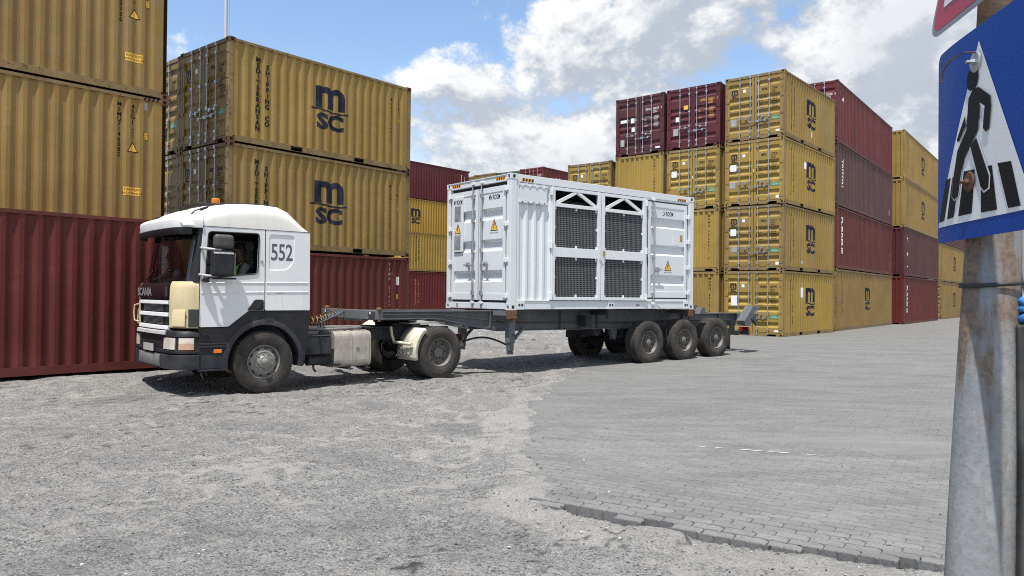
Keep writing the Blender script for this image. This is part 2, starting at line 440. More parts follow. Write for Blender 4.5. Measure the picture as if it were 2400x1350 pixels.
idx = np.arange(n_x*n_y).reshape(n_y, n_x)
quads = np.stack([idx[:-1, :-1], idx[:-1, 1:], idx[1:, 1:], idx[1:, :-1]], -1).reshape(-1, 4).astype(np.int32)
gm = bpy.data.meshes.new('ground')
gm.vertices.add(len(co)); gm.vertices.foreach_set('co', co.ravel())
gm.loops.add(quads.size); gm.loops.foreach_set('vertex_index', quads.ravel())
gm.polygons.add(len(quads)); gm.polygons.foreach_set('loop_start', np.arange(0, quads.size, 4, dtype=np.int32))
try: gm.polygons.foreach_set('loop_total', np.full(len(quads), 4, dtype=np.int32))
except Exception: pass
gm.polygons.foreach_set('use_smooth', np.ones(len(quads), dtype=bool))
gm.update(calc_edges=True)
at = gm.attributes.new('pave', 'FLOAT', 'POINT'); at.data.foreach_set('value', inside.reshape(-1).astype(np.float32))
ridge = 1-np.abs(vnoise(X, Y, 1.15, 14)+0.7*vnoise(X, Y, 0.42, 15)+0.3*vnoise(X, Y, 0.14, 16))*6.0
sandm = np.clip(ss(0.55, 0.0, np.abs(d2+vnoise(X, Y, 0.8, 12)*0.9))*ss(5.4, 6.2, Y)*ss(0.0, 0.1, asph)*0.7
                + ss(0.9, 0.0, np.abs(d1+0.25+vnoise(X, Y, 0.5, 13)*0.5))*asph*ss(-1.0, 0.4, d2)*0.75
                + ss(0.25, 0.9, ridge)*asph*(0.35+0.65*ss(0.0, 0.25, vnoise(X, Y, 2.6, 17)+0.12)), 0, 1)
crack = np.clip(ss(0.55, 0.95, 1-np.abs(vnoise(X, Y, 0.9, 31)+0.6*vnoise(X, Y, 0.3, 32)+0.35*vnoise(X, Y, 0.1, 33))*16)
                * ss(-0.02, 0.14, vnoise(X, Y, 1.9, 34)), 0, 1)*asph
at3 = gm.attributes.new('crack', 'FLOAT', 'POINT'); at3.data.foreach_set('value', crack.reshape(-1).astype(np.float32))
at2 = gm.attributes.new('sand', 'FLOAT', 'POINT'); at2.data.foreach_set('value', sandm.reshape(-1).astype(np.float32))

gmat, t = newmat('yard_surface')
pos = t.n('ShaderNodeNewGeometry').outputs['Position']
pv = t.n('ShaderNodeAttribute', _attribute_name='pave').outputs['Fac']
sv = t.n('ShaderNodeAttribute', _attribute_name='sand').outputs['Fac']
# asphalt with worn binder: stones of many greys in pale dust
dv = t.n('ShaderNodeVectorMath', _operation='ADD', i0=pos, i1=t.n('ShaderNodeVectorMath', _operation='SCALE', i0=t.n('ShaderNodeTexNoise', Vector=pos, Scale=70.0).outputs[1], Scale=0.022))
vcol = t.n('ShaderNodeTexVoronoi', _feature='F1', Vector=dv.outputs[0], Scale=58.0)
vd = vcol.outputs[0]
stone = t.n('ShaderNodeSeparateColor', i0=vcol.outputs[1]).outputs[0]
fg = t.noise(pos, 42, 6, 0.75); mg = t.noise(pos, 5.5, 6, 0.6); lg = t.noise(pos, 0.7, 4, 0.6)
stc = t.mix(t.ramp(stone, 0.05, 0.95), (0.035, 0.036, 0.040), (0.345, 0.338, 0.330))
dustc = t.mix(t.ramp(mg, 0.3, 0.7), (0.235, 0.230, 0.221), (0.345, 0.338, 0.323))
asphc = t.mix(t.math('MULTIPLY', t.ramp(t.noise(pos, 21, 9, 0.82), 0.38, 0.55), 0.72), stc, dustc)
asphc = t.mix(t.math('MULTIPLY', t.ramp(t.noise(pos, 85, 3, 0.6), 0.53, 0.62), 0.70), asphc, (0.045, 0.045, 0.048))
asphc = t.mix(t.math('MULTIPLY', t.ramp(mg, 0.5, 0.75), 0.35), asphc, dustc)
asphc = t.mix(t.math('MULTIPLY', t.ramp(lg, 0.48, 0.68), 0.38), asphc, (0.095, 0.095, 0.098))
asphc = t.mix(t.math('MULTIPLY', t.ramp(t.noise(pos, 1.9, 7, 0.66, 0.5), 0.56, 0.70), 0.35), asphc, (0.36, 0.352, 0.335))
sandc = t.mix(t.ramp(fg, 0.35, 0.7), (0.280, 0.272, 0.256), (0.405, 0.395, 0.373))
asphc = t.mix(t.math('MULTIPLY', t.ramp(t.math('ADD', sv, t.math('MULTIPLY', t.math('SUBTRACT', t.noise(pos, 24, 8, 0.8), 0.5), 1.9)), 0.27, 0.95), 0.72), asphc, sandc)
crk = t.n('ShaderNodeAttribute', _attribute_name='crack').outputs['Fac']
asphc = t.mix(t.math('MULTIPLY', crk, 0.9), asphc, (0.035, 0.034, 0.033))
def paving_colour(t, pos, k=1.0):
    """dusty concrete blocks: tyre sweeps, stains, grit"""
    fg = t.noise(pos, 42, 6, 0.75); lg = t.noise(pos, 0.7, 4, 0.6)
    sw = t.noise(t.mapv(pos, (0.55, 1.9, 1), (0, 0, R(-14))), 0.8, 8, 0.66, 1.6)
    c = t.mix(t.ramp(sw, 0.30, 0.74), tuple(k*v for v in (0.140, 0.142, 0.142)), tuple(k*v for v in (0.202, 0.202, 0.197)))
    c = t.mix(t.math('MULTIPLY', t.ramp(lg, 0.45, 0.7), 0.45), c, tuple(k*v for v in (0.200, 0.198, 0.191)))
    c = t.mix(t.math('MULTIPLY', t.ramp(fg, 0.42, 0.72), 0.50), c, tuple(k*v for v in (0.082, 0.082, 0.083)))
    c = t.mix(t.math('MULTIPLY', t.ramp(t.noise(pos, 95, 2, 0.5), 0.55, 0.75), 0.35), c, (0.27, 0.265, 0.25))
    c = t.mix(t.math('MULTIPLY', t.ramp(t.noise(pos, 17, 3, 0.6), 0.67, 0.71), 0.75), c, (0.03, 0.03, 0.032))
    return c, fg
pvc, _fg = paving_colour(t, pos)
jr = t.mapv(pos, (1, 1, 0), (0, 0, R(32.2)))
brick = t.n('ShaderNodeTexBrick', Vector=jr, Scale=1.0, Color1=(1, 1, 1), Color2=(1, 1, 1), Mortar=(0, 0, 0))
brick.inputs['Mortar Size'].default_value = 0.006; brick.inputs['Brick Width'].default_value = 0.225; brick.inputs['Row Height'].default_value = 0.1125
jn = t.math('MULTIPLY', t.math('SUBTRACT', 1.0, brick.outputs[0]), t.ramp(mg, 0.40, 0.66))
# old tyre rubber and oil
spt = t.noise(pos, 1.6, 6, 0.7, 0.4)
pvc = t.mix(t.math('MULTIPLY', t.ramp(spt, 0.63, 0.72), 0.45), pvc, (0.085, 0.085, 0.086))
pvc = t.mix(t.math('MULTIPLY', jn, 0.75), pvc, (0.05, 0.05, 0.049))
gc = t.mix(t.ramp(pv, 0.35, 0.65), asphc, pvc)
hb = t.math('ADD', t.math('MULTIPLY', t.math('SUBTRACT', 1.0, vd), 0.5), t.math('MULTIPLY', fg, 0.9))
hb = t.math('MULTIPLY', hb, t.math('SUBTRACT', 1.0, t.math('MULTIPLY', pv, 0.60)))
finish(t, gc, 0.9, 0, hb, 1.0, 0.026, 0.25)
ground = mobj('ground', gm, gmat); tag(ground, kind='structure')

# ---- block paving in the foreground: interlocking zigzag blocks
PM = []
for i_, k_ in enumerate((0.93, 1.0, 1.07)):
    m_, t = newmat('concrete_block_%d' % i_); pos = t.n('ShaderNodeNewGeometry').outputs['Position']
    c_, f_ = paving_colour(t, pos, k_); finish(t, c_, 0.9, 0, f_, 0.55, 0.008, 0.25); PM.append(m_)
PL, PW_, PA = 0.225, 0.1125, 0.015
def paver_mesh(seed, gap):
    rr = random.Random(seed)
    def longside():  # from x=0..PL, zigzag twice
        a = PA
        return [(0.0, 0), (0.020, a), (0.0925, a), (0.1125, 0), (0.1325, a), (0.205, a), (0.225, 0)]
    def shortside(): return [(0, 0.0), (PA*0.9, 0.018), (PA*0.9, 0.095), (0, 0.1125)]
    ls, sh = longside(), shortside()
    out = [(x, y) for x, y in ls]
    out += [(PL+dx, y) for dx, y in sh][1:]
    out += [(x, y+PW_) for x, y in reversed(ls)][1:]
    out += [(dx, y) for dx, y in reversed(sh)][1:-1]
    c = Vector((PL/2, PW_/2)); pts = []
    for p in out:
        d = c-Vector(p); pts.append((p[0]-PL/2+math.copysign(gap, d.x)+rr.uniform(-.001, .001), p[1]-PW_/2+math.copysign(gap, d.y)+rr.uniform(-.001, .001)))
    n = len(pts)
    top = [(x*0.975, y*0.955, rr.uniform(-0.0008, 0.0008)) for x, y in pts]; mid = [(x, y, -0.006) for x, y in pts]; bot = [(x, y, -0.075) for x, y in pts]
    F = [tuple(range(n))]+[(n+k, n+(k+1) % n, (k+1) % n, k) for k in range(n)]+[(2*n+k, 2*n+(k+1) % n, n+(k+1) % n, n+k) for k in range(n)]
    return top+mid+bot, F
bed = MB()
bx = []
for i in range(41):
    for j in range(31):
        p = EDGE0+ED*(-2.6+i*0.26)+EN*(0.0+j*0.17)
        bz = float(gbase(p[0], p[1]))+0.009+0.0085*float(ss(0.35, 1.0, j*0.17+0.25*float(vnoise(p[0], p[1], 0.5, 21))))
        bx.append((p[0], p[1], bz-0.09*(1-float(ss(0.05, 0.30, p[0]-float(leftb(p[1])))))))
bedf = [(i*31+j, (i+1)*31+j, (i+1)*31+j+1, i*31+j+1) for i in range(40) for j in range(30)
        if pave_sd(*(bx[i*31+j][:2]))[2] > -0.25 and pave_sd(*(bx[i*31+j][:2]))[1] > 0.08]
bed.add(bx, bedf)
SAND = PM[1]
block_paving = tag(bed.build('block_paving', SAND, fixn=False), kind='structure')
spots = []
eang = math.atan2(ED[1], ED[0])
for j in range(0, 34):
    for i in range(-6, 46):
        sx = i*PL+(PL/2 if j % 2 else 0)+PL/2; sy = j*PW_+PW_/2
        p = EDGE0+ED*sx+EN*sy
        if p[1] > 9.4 or p[1] < 3.6 or p[0] > 6.5: continue
        if pave_sd(p[0], p[1])[1] < 0.03: continue
        jag = float(vnoise(p[0], p[1], 0.35, 3)*0.28)
        if pave_sd(p[0], p[1])[2] + jag < 0.06: continue
        if j == 0 and random.Random(i*13+5).random() < 0.22: continue
        px = p[0]/p[1]
        if px > 0.70: continue
        spots.append((p[1]+(0 if px < 0.60 else 3), p[0], p[1], j))
spots.sort()
pmesh = []
for k in range(6):
    V, F = paver_mesh(k, 0.0034 if k < 3 else 0.0016)
    me = bpy.data.meshes.new('paver'); me.from_pydata(V, [], F); me.update(); pmesh.append(me)
rest = [MB(), MB(), MB()]
for q, (key, x, y, j) in enumerate(spots):
    rr = random.Random(q*7+1)
    z = float(gbase(x, y))+0.020+rr.uniform(-0.0016, 0.0016)*(1.6 if j < 4 else 0.6)-(0.004 if j == 0 else 0)
    yaw = eang+rr.uniform(-.012, .012)*(1.6 if j < 3 else 0.6); tx, ty = rr.uniform(-.006, .006), rr.uniform(-.006, .006)
    me = pmesh[(rr.randrange(3)) if j < 7 else 3+rr.randrange(3)]
    mi = rr.choice((0, 1, 1, 2))
    if q < 300:
        o = mobj('paver', me, PM[mi], block_paving); o.location = (x, y, z); o.rotation_euler = (tx, ty, yaw)
    else:
        Mx = Matrix.Translation((x, y, z)) @ Matrix.Rotation(yaw, 4, 'Z') @ Matrix.Rotation(ty, 4, 'Y') @ Matrix.Rotation(tx, 4, 'X')
        rest[mi].add([Mx @ v.co for v in me.vertices], [tuple(p.vertices) for p in me.polygons])
allr = MB()
for k in range(3): allr.add(rest[k].v, rest[k].f, k)
tag(allr.build('paver_field', PM, block_paving, fixn=False), kind='stuff')

# ---- loose grit and pebbles
STN = [plain('grit_%d' % i, c, 0.9, 0, 0.2, 40, 0.3, 0.3) for i, c in enumerate(((0.075, 0.075, 0.078), (0.19, 0.186, 0.18), (0.42, 0.41, 0.385)))]
grit = MB()
ico = []
bm = bmesh.new(); bmesh.ops.create_icosphere(bm, subdivisions=1, radius=1.0)
icov = [v.co.copy() for v in bm.verts]; icof = [tuple(v.index for v in f.verts) for f in bm.faces]; bm.free()
rr = random.Random(5)
for k in range(7500):
    y = 3.6+10*rr.random()**1.6; x = rr.uniform(-0.78, 0.66)*y
    d, e1, e2 = pave_sd(x, y)
    if d > 0 and rr.random() > 0.16: continue
    if d < 0 and e1 < 0 and e2 > -0.5 and False: continue
    r = 0.0035+0.010*rr.random()**3
    if e1 < 0.02 and e1 > -0.5 and e2 > -0.4: r *= 1.25
    ix = np.searchsorted(xs, x); iy = np.searchsorted(ys, y)
    z = float(Z[min(iy, n_y-1), min(ix, n_x-1)]) if d < 0 else float(gbase(x, y))+0.02
    a = rr.uniform(0, 6.28); ca, sa = math.cos(a), math.sin(a); sx, sy, sz = rr.uniform(.7, 1.4)*r, rr.uniform(.7, 1.2)*r, rr.uniform(.45, .8)*r
    jt = [rr.uniform(.62, 1.25) for _ in icov]
    grit.add([(x+(v.x*q_*sx*ca-v.y*q_*sy*sa), y+(v.x*q_*sx*sa+v.y*q_*sy*ca), z+v.z*q_*sz+sz*0.2) for v, q_ in zip(icov, jt)], icof, rr.choice((0, 1, 1, 1, 1, 1, 2)))
tag(grit.build('loose_grit', STN, fixn=False), kind='stuff')

# ---- remains of a painted line on the paving
mk = MB()
for (x0, x1, wd) in ((2.50, 2.72, 0.028), (2.76, 2.99, 0.020), (2.05, 2.16, 0.016), (2.24, 2.33, 0.014), (3.08, 3.3, 0.010)):
    n = 10; U = []; D = []
    for i in range(n+1):
        x = x0+(x1-x0)*i/n; y = 8.31-(x-2.5)*0.36; hh = wd*(0.35+0.65*math.sin(math.pi*(i+.5)/(n+1)))*random.uniform(.6, 1.2)
        z = float(gbase(x, y))+0.0265; U.append((x, y+hh/2, z)); D.append((x, y-hh/2, z))
    mk.add(U+D, [(i, n+1+i, n+2+i, i+1) for i in range(n)])
tag(mk.build('faded_line', plain('road_paint', (0.72, 0.70, 0.62), 0.8), fixn=False), kind='structure')

# ================================================================== shipping containers
CW, L20, L40, HS, HC = 2.438, 6.058, 12.192, 2.591, 2.896
_mc = {}
def cached(key, fn):
    if key not in _mc: _mc[key] = fn()
    return _mc[key]
def side_folds(L):
    a, b = 0.135, L-0.135; p = 0.278; n = int((b-a-0.10)/p); m = (b-a-n*p)/2
    pts = [(a, 0.020)]
    x = a+m
    for k in range(n):
        pts += [(x, 0.020), (x+0.068, 0.056), (x+0.138, 0.056), (x+0.206, 0.020)]; x += p
    pts.append((b, 0.020))
    return pts
def end_folds():
    a, b = 0.11, CW-0.11; p = 0.250; n = int((b-a-0.06)/p); m = (b-a-n*p)/2
    pts = [(a, 0.014)]; x = a+m
    for k in range(n):
        pts += [(x+0.02, 0.014), (x+0.055, 0.060), (x+0.165, 0.060), (x+0.20, 0.014)]; x += p
    pts.append((b, 0.014)); return pts
def strip(pts, z0, z1, axis):
    V = []
    for s_, d in pts: V += [(s_, d, z0), (s_, d, z1)] if axis == 0 else [(d, s_, z0), (d, s_, z1)]
    return V, [(2*i, 2*i+2, 2*i+3, 2*i+1) for i in range(len(pts)-1)]
def side_mesh(L, H):
    def f():
        mb = MB(); mb.add(*strip(side_folds(L), 0.165, H-0.075, 0)); return mb.mesh('side_panel', False)
    return cached(('side', L, H), f)
def end_mesh(H):
    def f():
        mb = MB(); V, F = strip(end_folds(), 0.16, H-0.12, 1); mb.add(V, [tuple(reversed(q)) for q in F]); return mb.mesh('front_panel', False)
    return cached(('end', H), f)
def grooves(H):
    base = [(0.36, 0.58), (0.96, 1.18), (1.24, 1.46), (1.53, 1.75), (2.09, 2.31)]
    k = (H-0.15)/(HS-0.15)
    return [(0.15+(a-0.15)*k, 0.15+(a-0.15)*k+0.22) for a, b in base]
def door_prof(H):
    pts = [(0.165, 0.030)]
    for a, b in grooves(H): pts += [(a, 0.030), (a+0.062, 0.074), (b-0.062, 0.074), (b, 0.030)]
    pts.append((H-0.125, 0.030)); return pts
def door_depth(H):
    P = door_prof(H); zs = [p[0] for p in P]; ds = [p[1] for p in P]
    return (lambda z: float(np.interp(z, zs, ds))), zs
LEAF = ((0.105, 1.208), (1.232, 2.333))
def leaf_mesh(H, k):
    def f():
        y0, y1 = LEAF[k]; mb = MB(); a, b = y0+0.085, y1-0.085
        P = door_prof(H)
        V = []
        for z, d in P: V += [(d, a, z), (d, b, z)]
        n = len(P); mb.add(V, [(2*i, 2*i+2, 2*i+3, 2*i+1) for i in range(n-1)])
        for yy in (a, b):                                # cheeks closing the grooves
            for i in range(1, n-1, 4):
                if i+3 < n:
                    q = [(P[i][1], yy, P[i][0]), (P[i+1][1], yy, P[i+1][0]), (P[i+2][1], yy, P[i+2][0]), (P[i+3][1], yy, P[i+3][0])]
                    mb.add(q, [(0, 1, 2, 3)])
        mb.box(0.016, 0.07, y0, a-0.0005, 0.155, H-0.115); mb.box(0.016, 0.07, b+0.0005, y1, 0.155, H-0.115)
        return mb.mesh('door', False)
    return cached(('leaf', H, k), f)
def rod_mesh(H):
    def f():
        mb = MB(); mb.cyl((0, 0, 0.10), (0, 0, H-0.07), 0.0175, 8)
        for z in (0.30, 0.95, 1.55, H-0.30): mb.box(-0.024, 0.05, -0.040, 0.040, z-0.035, z+0.035)
        for z in (0.115, H-0.085): mb.box(-0.03, 0.03, -0.028, 0.028, z-0.04, z+0.04)
        return mb.mesh('lock_rod')
    return cached(('rod', H), f)
def handle_mesh():
    def f():
        mb = MB(); mb.bar((-0.012, 0.0, 0.0), (-0.02, -0.44, 0.035), 0.028, 0.014); mb.box(-0.02, 0.03, -0.30, -0.22, -0.03, 0.06)
        mb.box(-0.03, 0.02, -0.03, 0.03, -0.035, 0.035); mb.cyl((-0.03, -0.26, 0.03), (0.0, -0.26, 0.03), 0.022, 8)
        return mb.mesh('handle')
    return cached('handle', f)
def hinge_mesh():
    def f():
        mb = MB(); mb.box(-0.004, 0.03, -0.075, 0.055, -0.045, 0.045); mb.cyl((0.004, -0.075, -0.055), (0.004, -0.075, 0.055), 0.016, 8)
        return mb.mesh('hinge')
    return cached('hinge', f)
def casting_mesh():
    """ISO corner casting with recessed apertures on its upright faces and on top"""
    def f():
        lx, ly, lz = 0.178, 0.162, 0.118
        bm = bmesh.new(); bmesh.ops.create_cube(bm, size=1.0)
        for v in bm.verts: v.co = Vector(((v.co.x+.5)*lx, (v.co.y+.5)*ly, (v.co.z+.5)*lz))
        bm.faces.ensure_lookup_table()
        fs = list(bm.faces)
        for fc in fs:
            if fc.normal.z < -0.5: continue
            r = bmesh.ops.inset_individual(bm, faces=[fc], thickness=0.034, depth=0.0)
            c = fc.calc_center_median()
            for v in fc.verts:
                d = v.co-c
                if abs(fc.normal.z) < .5: v.co = c+Vector((d.x*0.62, d.y*0.62, d.z*1.15))
            e = bmesh.ops.extrude_discrete_faces(bm, faces=[fc])['faces'][0]
            nrm = e.normal.copy()
            for v in e.verts: v.co -= nrm*0.03
            e.material_index = 1
        me = bpy.data.meshes.new('corner_casting'); bm.to_mesh(me); bm.free(); return me
    return cached('cast', f)
def frame_meshes(L, H, pockets):
    def f():
        out = {}
        mb = MB(); mb.box(0.008, 0.125, 0.008, 0.105, 0.118, H-0.118); out['corner_post'] = mb.mesh('corner_post')
        mb = MB(); mb.box(0.178, L-0.178, 0.012, 0.075, H-0.085, H-0.020); out['top_rail'] = mb.mesh('top_rail')
        mb = MB()
        segs = []
        if pockets: c = L/2; segs = [(0.178, c-1.225), (c-0.865, c+0.865), (c+1.225, L-0.178)]
        else: segs = [(0.178, L-0.178)]
        for a, b in segs: mb.box(a, b, 0.012, 0.060, 0.028, 0.178)
        if pockets:
            for a, b in ((c-1.225, c-0.865), (c+0.865, c+1.225)):
                mb.box(a, b, 0.013, 0.059, 0.150, 0.177); mb.box(a, b, 0.013, 0.059, 0.028, 0.036)
        out['bottom_rail'] = mb.mesh('bottom_rail')
        mb = MB(); mb.box(0.012, 0.095, 0.162, CW-0.162, H-0.112, H-0.012); out['door_header'] = mb.mesh('door_header')
        mb = MB()
        for a, b in ((0.162, 0.28), (0.64, CW-0.64), (CW-0.28, CW-0.162)): mb.box(0.010, 0.095, a, b, 0.020, 0.150)
        mb.box(0.012, 0.094, 0.28, 0.64, 0.10, 0.149); mb.box(0.012, 0.094, CW-0.64, CW-0.28, 0.10, 0.149)
        out['door_sill'] = mb.mesh('door_sill')
        mb = MB(); mb.box(0.08, L-0.08, 0.08, CW-0.08, 0.12, 0.16); out['floor'] = mb.mesh('floor')
        mb = MB(); n = int((L-0.2)/0.21)
        pts = []
        for i in range(n):
            x = 0.1+i*(L-0.2)/n; p = (L-0.2)/n; pts += [(x, H-0.032), (x+p*.3, H-0.032), (x+p*.4, H-0.018), (x+p*.9, H-0.018)]
        pts.append((L-0.1, H-0.032)); V = []
        for x, z in pts: V += [(x, 0.06, z), (x, CW-0.06, z)]
        mb.add(V, [(2*i, 2*i+2, 2*i+3, 2*i+1) for i in range(len(pts)-1)]); out['roof'] = mb.mesh('roof', False)
        return out
    return cached(('frame', L, H, pockets), f)
def on_side(root, p, L, mat, name='lettering', x0=0.0, z0=0.0, key=None, eps=0.004, side=0):
    """lay a flat drawing (x right, y up) on the visible long side, folded over its corrugation"""
    fl = side_folds(L); sx = [q[0] for q in fl]; sd_ = [q[1] for q in fl]
    def mk_():
        P = shift2d(p, x0, z0)
        V, F = fold(P, sx, 0, lambda s_, t_: (s_, float(np.interp(s_, sx, sd_))-eps, t_))
        mb = MB(); mb.add(V, F); return mb.mesh(name, False)
    me = cached(('sidemark', L, key, eps), mk_) if key else mk_()
    return mobj(name, me, mat, root)
def on_door(root, p, H, mat, name='lettering', y0=0.0, z0=0.0, key=None, eps=0.004, flat=False):
    """lay a drawing on the door end (x=0); drawing's x runs towards smaller y"""
    dep, zs = door_depth(H)
    def mk_():
        P = shift2d(p, 0, z0)
        V, F = fold(P, [] if flat else zs, 1, lambda s_, t_: ((0.030 if flat else dep(t_))-eps, y0-s_, t_))
        mb = MB(); mb.add(V, F); return mb.mesh(name, False)
    me = cached(('doormark', H, key), mk_) if key else mk_()
    return mobj(name, me, mat, root)
def on_end(root, p, mat, name='lettering', y0=0.0, z0=0.0, eps=0.004):
    fl = end_folds(); sy = [q[0] for q in fl]; de = [q[1] for q in fl]
    P = shift2d(p, 0, z0)
    V, F = fold(([(y0-x, y) for x, y in P[0]], P[1]), sy, 0, lambda s_, t_: (float(np.interp(s_, sy, de))-eps, s_, t_))
    mb = MB(); mb.add(V, F); return mobj(name, mb.mesh(name, False), mat, root)

MEDV = vtext('MEDITERRANEAN', 0.166, 0.1455, 0.050, 1.22)
SHIPV = vtext('SHIPPING', 0.166, 0.1455, 0.050, 1.22); COV = vtext('CO', 0.166, 0.1455, 0.050, 1.22)
def vwords(s_, step):
    out = []; i = 0
    for w_ in s_.split(' '):
        if w_: out.append((w_, -i*step))
        i += len(w_)+1
    return out
def spec_lines(big=False):
    rows = [('MAX GROSS', '30.480 KGS'), ('', '67.200 LBS'), ('TARE', '2.220 KGS'), ('', '4.890 LBS'), ('NET', '28.260 KGS'), ('', '62.300 LBS'), ('CU.CAP.', '33.2 CU.M'), ('', '1.170 CU.FT')]
    parts = []
    for i, (a, b) in enumerate(rows):
        if a: parts.append(shift2d(text2d(a, 0.066, 0.010), 0.0, -i*0.068, 0.72, 1))
        parts.append(shift2d(text2d(b, 0.066, 0.010), 0.47, -i*0.068, 0.72, 1))
    return joint2d(parts)
SPEC = None
def tri_sign(w_, mat_rim=None):
    h = w_*0.88
    return rpoly([(-w_/2, 0), (w_/2, 0), (0, h)], w_*0.08, 3)

def container(label, loc, yaw, L=L20, H=HS, body=None, frame=None, front=False, ends=True, far=False, cat='shipping container',
              door=None, side=None, endtext=None, group=None, ink=INK, name='shipping_container', hinges=True, castm=None):
    root = thing(name, label, cat, loc, yaw, group)
    pockets = (L == L20)
    fm = frame_meshes(L, H, pockets)
    flipM = Matrix.Translation((L, CW, 0)) @ Matrix.Rotation(math.pi, 4, 'Z')
    cm = castm or frame
    # castings
    for ix in (0, 1):
        for iy in (0, 1):
            for iz in (0, 1):
                c = mobj('corner_casting', casting_mesh(), [cm, BLACK], root)
                sx, sy = (1 if ix == 0 else -1), (1 if iy == 0 else -1)
                c.scale = (sx, sy, 1 if iz else -1)
                c.location = (0 if ix == 0 else L, 0 if iy == 0 else CW, H-0.118 if iz else 0.118)
            if far and ix: continue
            p = mobj('corner_post', fm['corner_post'], frame, root); p.scale = (sx, sy, 1)
            p.location = (0 if ix == 0 else L, 0 if iy == 0 else CW, 0)
    for iy in (0, 1):
        for nm in ('top_rail', 'bottom_rail'):
            o = mobj(nm, fm[nm], frame if nm == 'bottom_rail' else frame, root)
            if iy: o.matrix_local = flipM
        o = mobj('side_panel', side_mesh(L, H), body, root)
        if iy: o.matrix_local = flipM
    mobj('roof', fm['roof'], body, root); mobj('floor', fm['floor'], BLACK, root)
    for ix in (0, 1):
        for nm in ('door_header', 'door_sill'):
            nn = nm if (ix == 0) != front else {'door_header': 'front_header', 'door_sill': 'front_sill'}[nm]
            o = mobj(nn, fm[nm], frame, root)
            if ix: o.matrix_local = flipM
    o = mobj('front_panel', end_mesh(H), body, root)
    if not front: o.matrix_local = flipM
    # doors
    b = MB(); b.box(0.085, 0.10, 0.105, CW-0.105, 0.15, H-0.11)
    seal = mobj('door_seal', cached(('seal', H), lambda: b.mesh('door_seal')), GASKET, root)
    if front: seal.matrix_local = flipM
    for k in (0, 1):
        d = mobj('door', leaf_mesh(H, k), body, root)
        if front: d.matrix_local = flipM
        if far or front: continue
        ry = ((0.61, 1.04), (1.38, 1.81))[k]
        for q, yy in enumerate(ry):
            rd = mobj('lock_rod', rod_mesh(H), GALV, d, 50); rd.location = (-0.005, yy, 0)
            hd = mobj('handle', handle_mesh(), GALV, d); hd.location = (-0.02, yy, 0.86-0.16*((q+k) % 2))
            if yy in (0.61, 1.81) and k == 0: hd.scale = (1, -1, 1)
        if hinges:
            for z in (0.32, 0.95, 1.62, H-0.33):
                hg = mobj('hinge', hinge_mesh(), frame, d); hg.location = (0.004, LEAF[k][0]+0.02 if k == 0 else LEAF[k][1]-0.02, z); hg.scale = (1, 1 if k == 0 else -1, 1)
    # markings
    if door and not front:
        global SPEC
        kz = H-HS
        if door.get('logo'):
            on_door(root, shift2d(EMB, 0, 0, 0.32, 0.30), H, INKS, 'logo', 2.20, 1.745+kz, key='dlogo', flat=True)
        ik = door.get('ink', INKS)
        if door.get('num'):
            pre, n_, chk = door['num']
            if pre: on_door(root, shift2d(text2d(pre, 0.145, 0.012), 0, 0, 0.66, 1), H, ik, 'lettering', 0.92, 1.905+kz, flat=True)
            on_door(root, shift2d(text2d(n_, 0.145, 0.012), 0.375, 0, 0.66, 1), H, ik, 'lettering', 0.92, 1.905+kz, flat=True)
            mbc = MB(); vc, fc = text2d(chk, 0.145, 0.012); mbc.add([(0.012, 0.165-x*0.66, z+1.905+kz) for x, z in vc], fc); mbc.build('check_digit', ik, root, fixn=False)
            on_door(root, shift2d(text2d(door.get('code', '22G1'), 0.145, 0.012), 0, 0, 0.66, 1), H, ik, 'lettering', 0.54, 1.775+kz, flat=True, key=('code', door.get('code', '22G1'), H))
        if door.get('spec'):
            if SPEC is None: SPEC = spec_lines()
            tag(on_door(root, SPEC, H, ik, 'small_print', 0.99, 1.62+kz, key='spec'), kind='stuff')
        for (nm, y_, z_, w_, h_, mt) in door.get('stk', ()):
            on_door(root, rect2d(0, 0, w_, h_), H, mt, nm, y_, z_+kz, flat=True, eps=0.007)
        if door.get('green', True) and door.get('logo'):
            on_door(root, rect2d(0, 0, 0.36, 0.15), H, STK_G, 'placard', 0.54, 0.70, flat=True, key='grn', eps=0.005)
            on_door(root, joint2d([text2d('CAUTION', 0.05), shift2d(rect2d(0, 0, 0.30, 0.008), 0, -0.03), shift2d(rect2d(0, 0, 0.28, 0.008), 0, -0.055)]), H, STK_W, 'lettering', 0.50, 0.79, flat=True, key='grnt', eps=0.008)
    for it in (side or ()):
        k = it[0]
        if k == 'msc':
            kz = (H-HS)*0.5; xo = (L-L20)*0.5
            on_side(root, shift2d(EMB, 0, 0, 1.20, 1.00), L, INKB, 'logo', 2.47+xo, 0.77+kz, key=('emb', H))
        elif k == 'med':
            on_side(root, MEDV, L, INKS, 'lettering', 0.82, 2.135+(H-HS), key=('med', H))
            on_side(root, SHIPV, L, INKS, 'lettering', 1.09, 1.99+(H-HS), key=('ship', H))
            on_side(root, COV, L, INKS, 'lettering', 1.09, 1.99+(H-HS)-9*0.1455, key=('co', H))
        elif k == 'v':        # stacked letters: text, x, top z, size, step, ink
            _, s_, x_, z_, sz, st, ik = it
            for wd_, dz_ in vwords(s_, st): on_side(root, vtext(wd_, sz, st, 0.018, 1.1), L, ik, 'lettering', x_, z_+dz_)
        elif k == 'rot':      # text turned to read downwards
            _, s_, x_, z_, sz, ik = it
            for q_, wd_ in enumerate(s_.split(' ')):
                V, F = text2d(wd_, sz, 0.03)
                on_side(root, ([(y, -x) for x, y in V], F), L, ik, 'lettering', x_, z_-q_*0.85)
        elif k == 'txt':
            _, s_, x_, z_, sz, ik = it
            on_side(root, text2d(s_, sz, 0.02), L, ik, 'lettering', x_, z_)
        elif k == 'rect':
            _, x_, z_, w_, h_, mt, nm = it
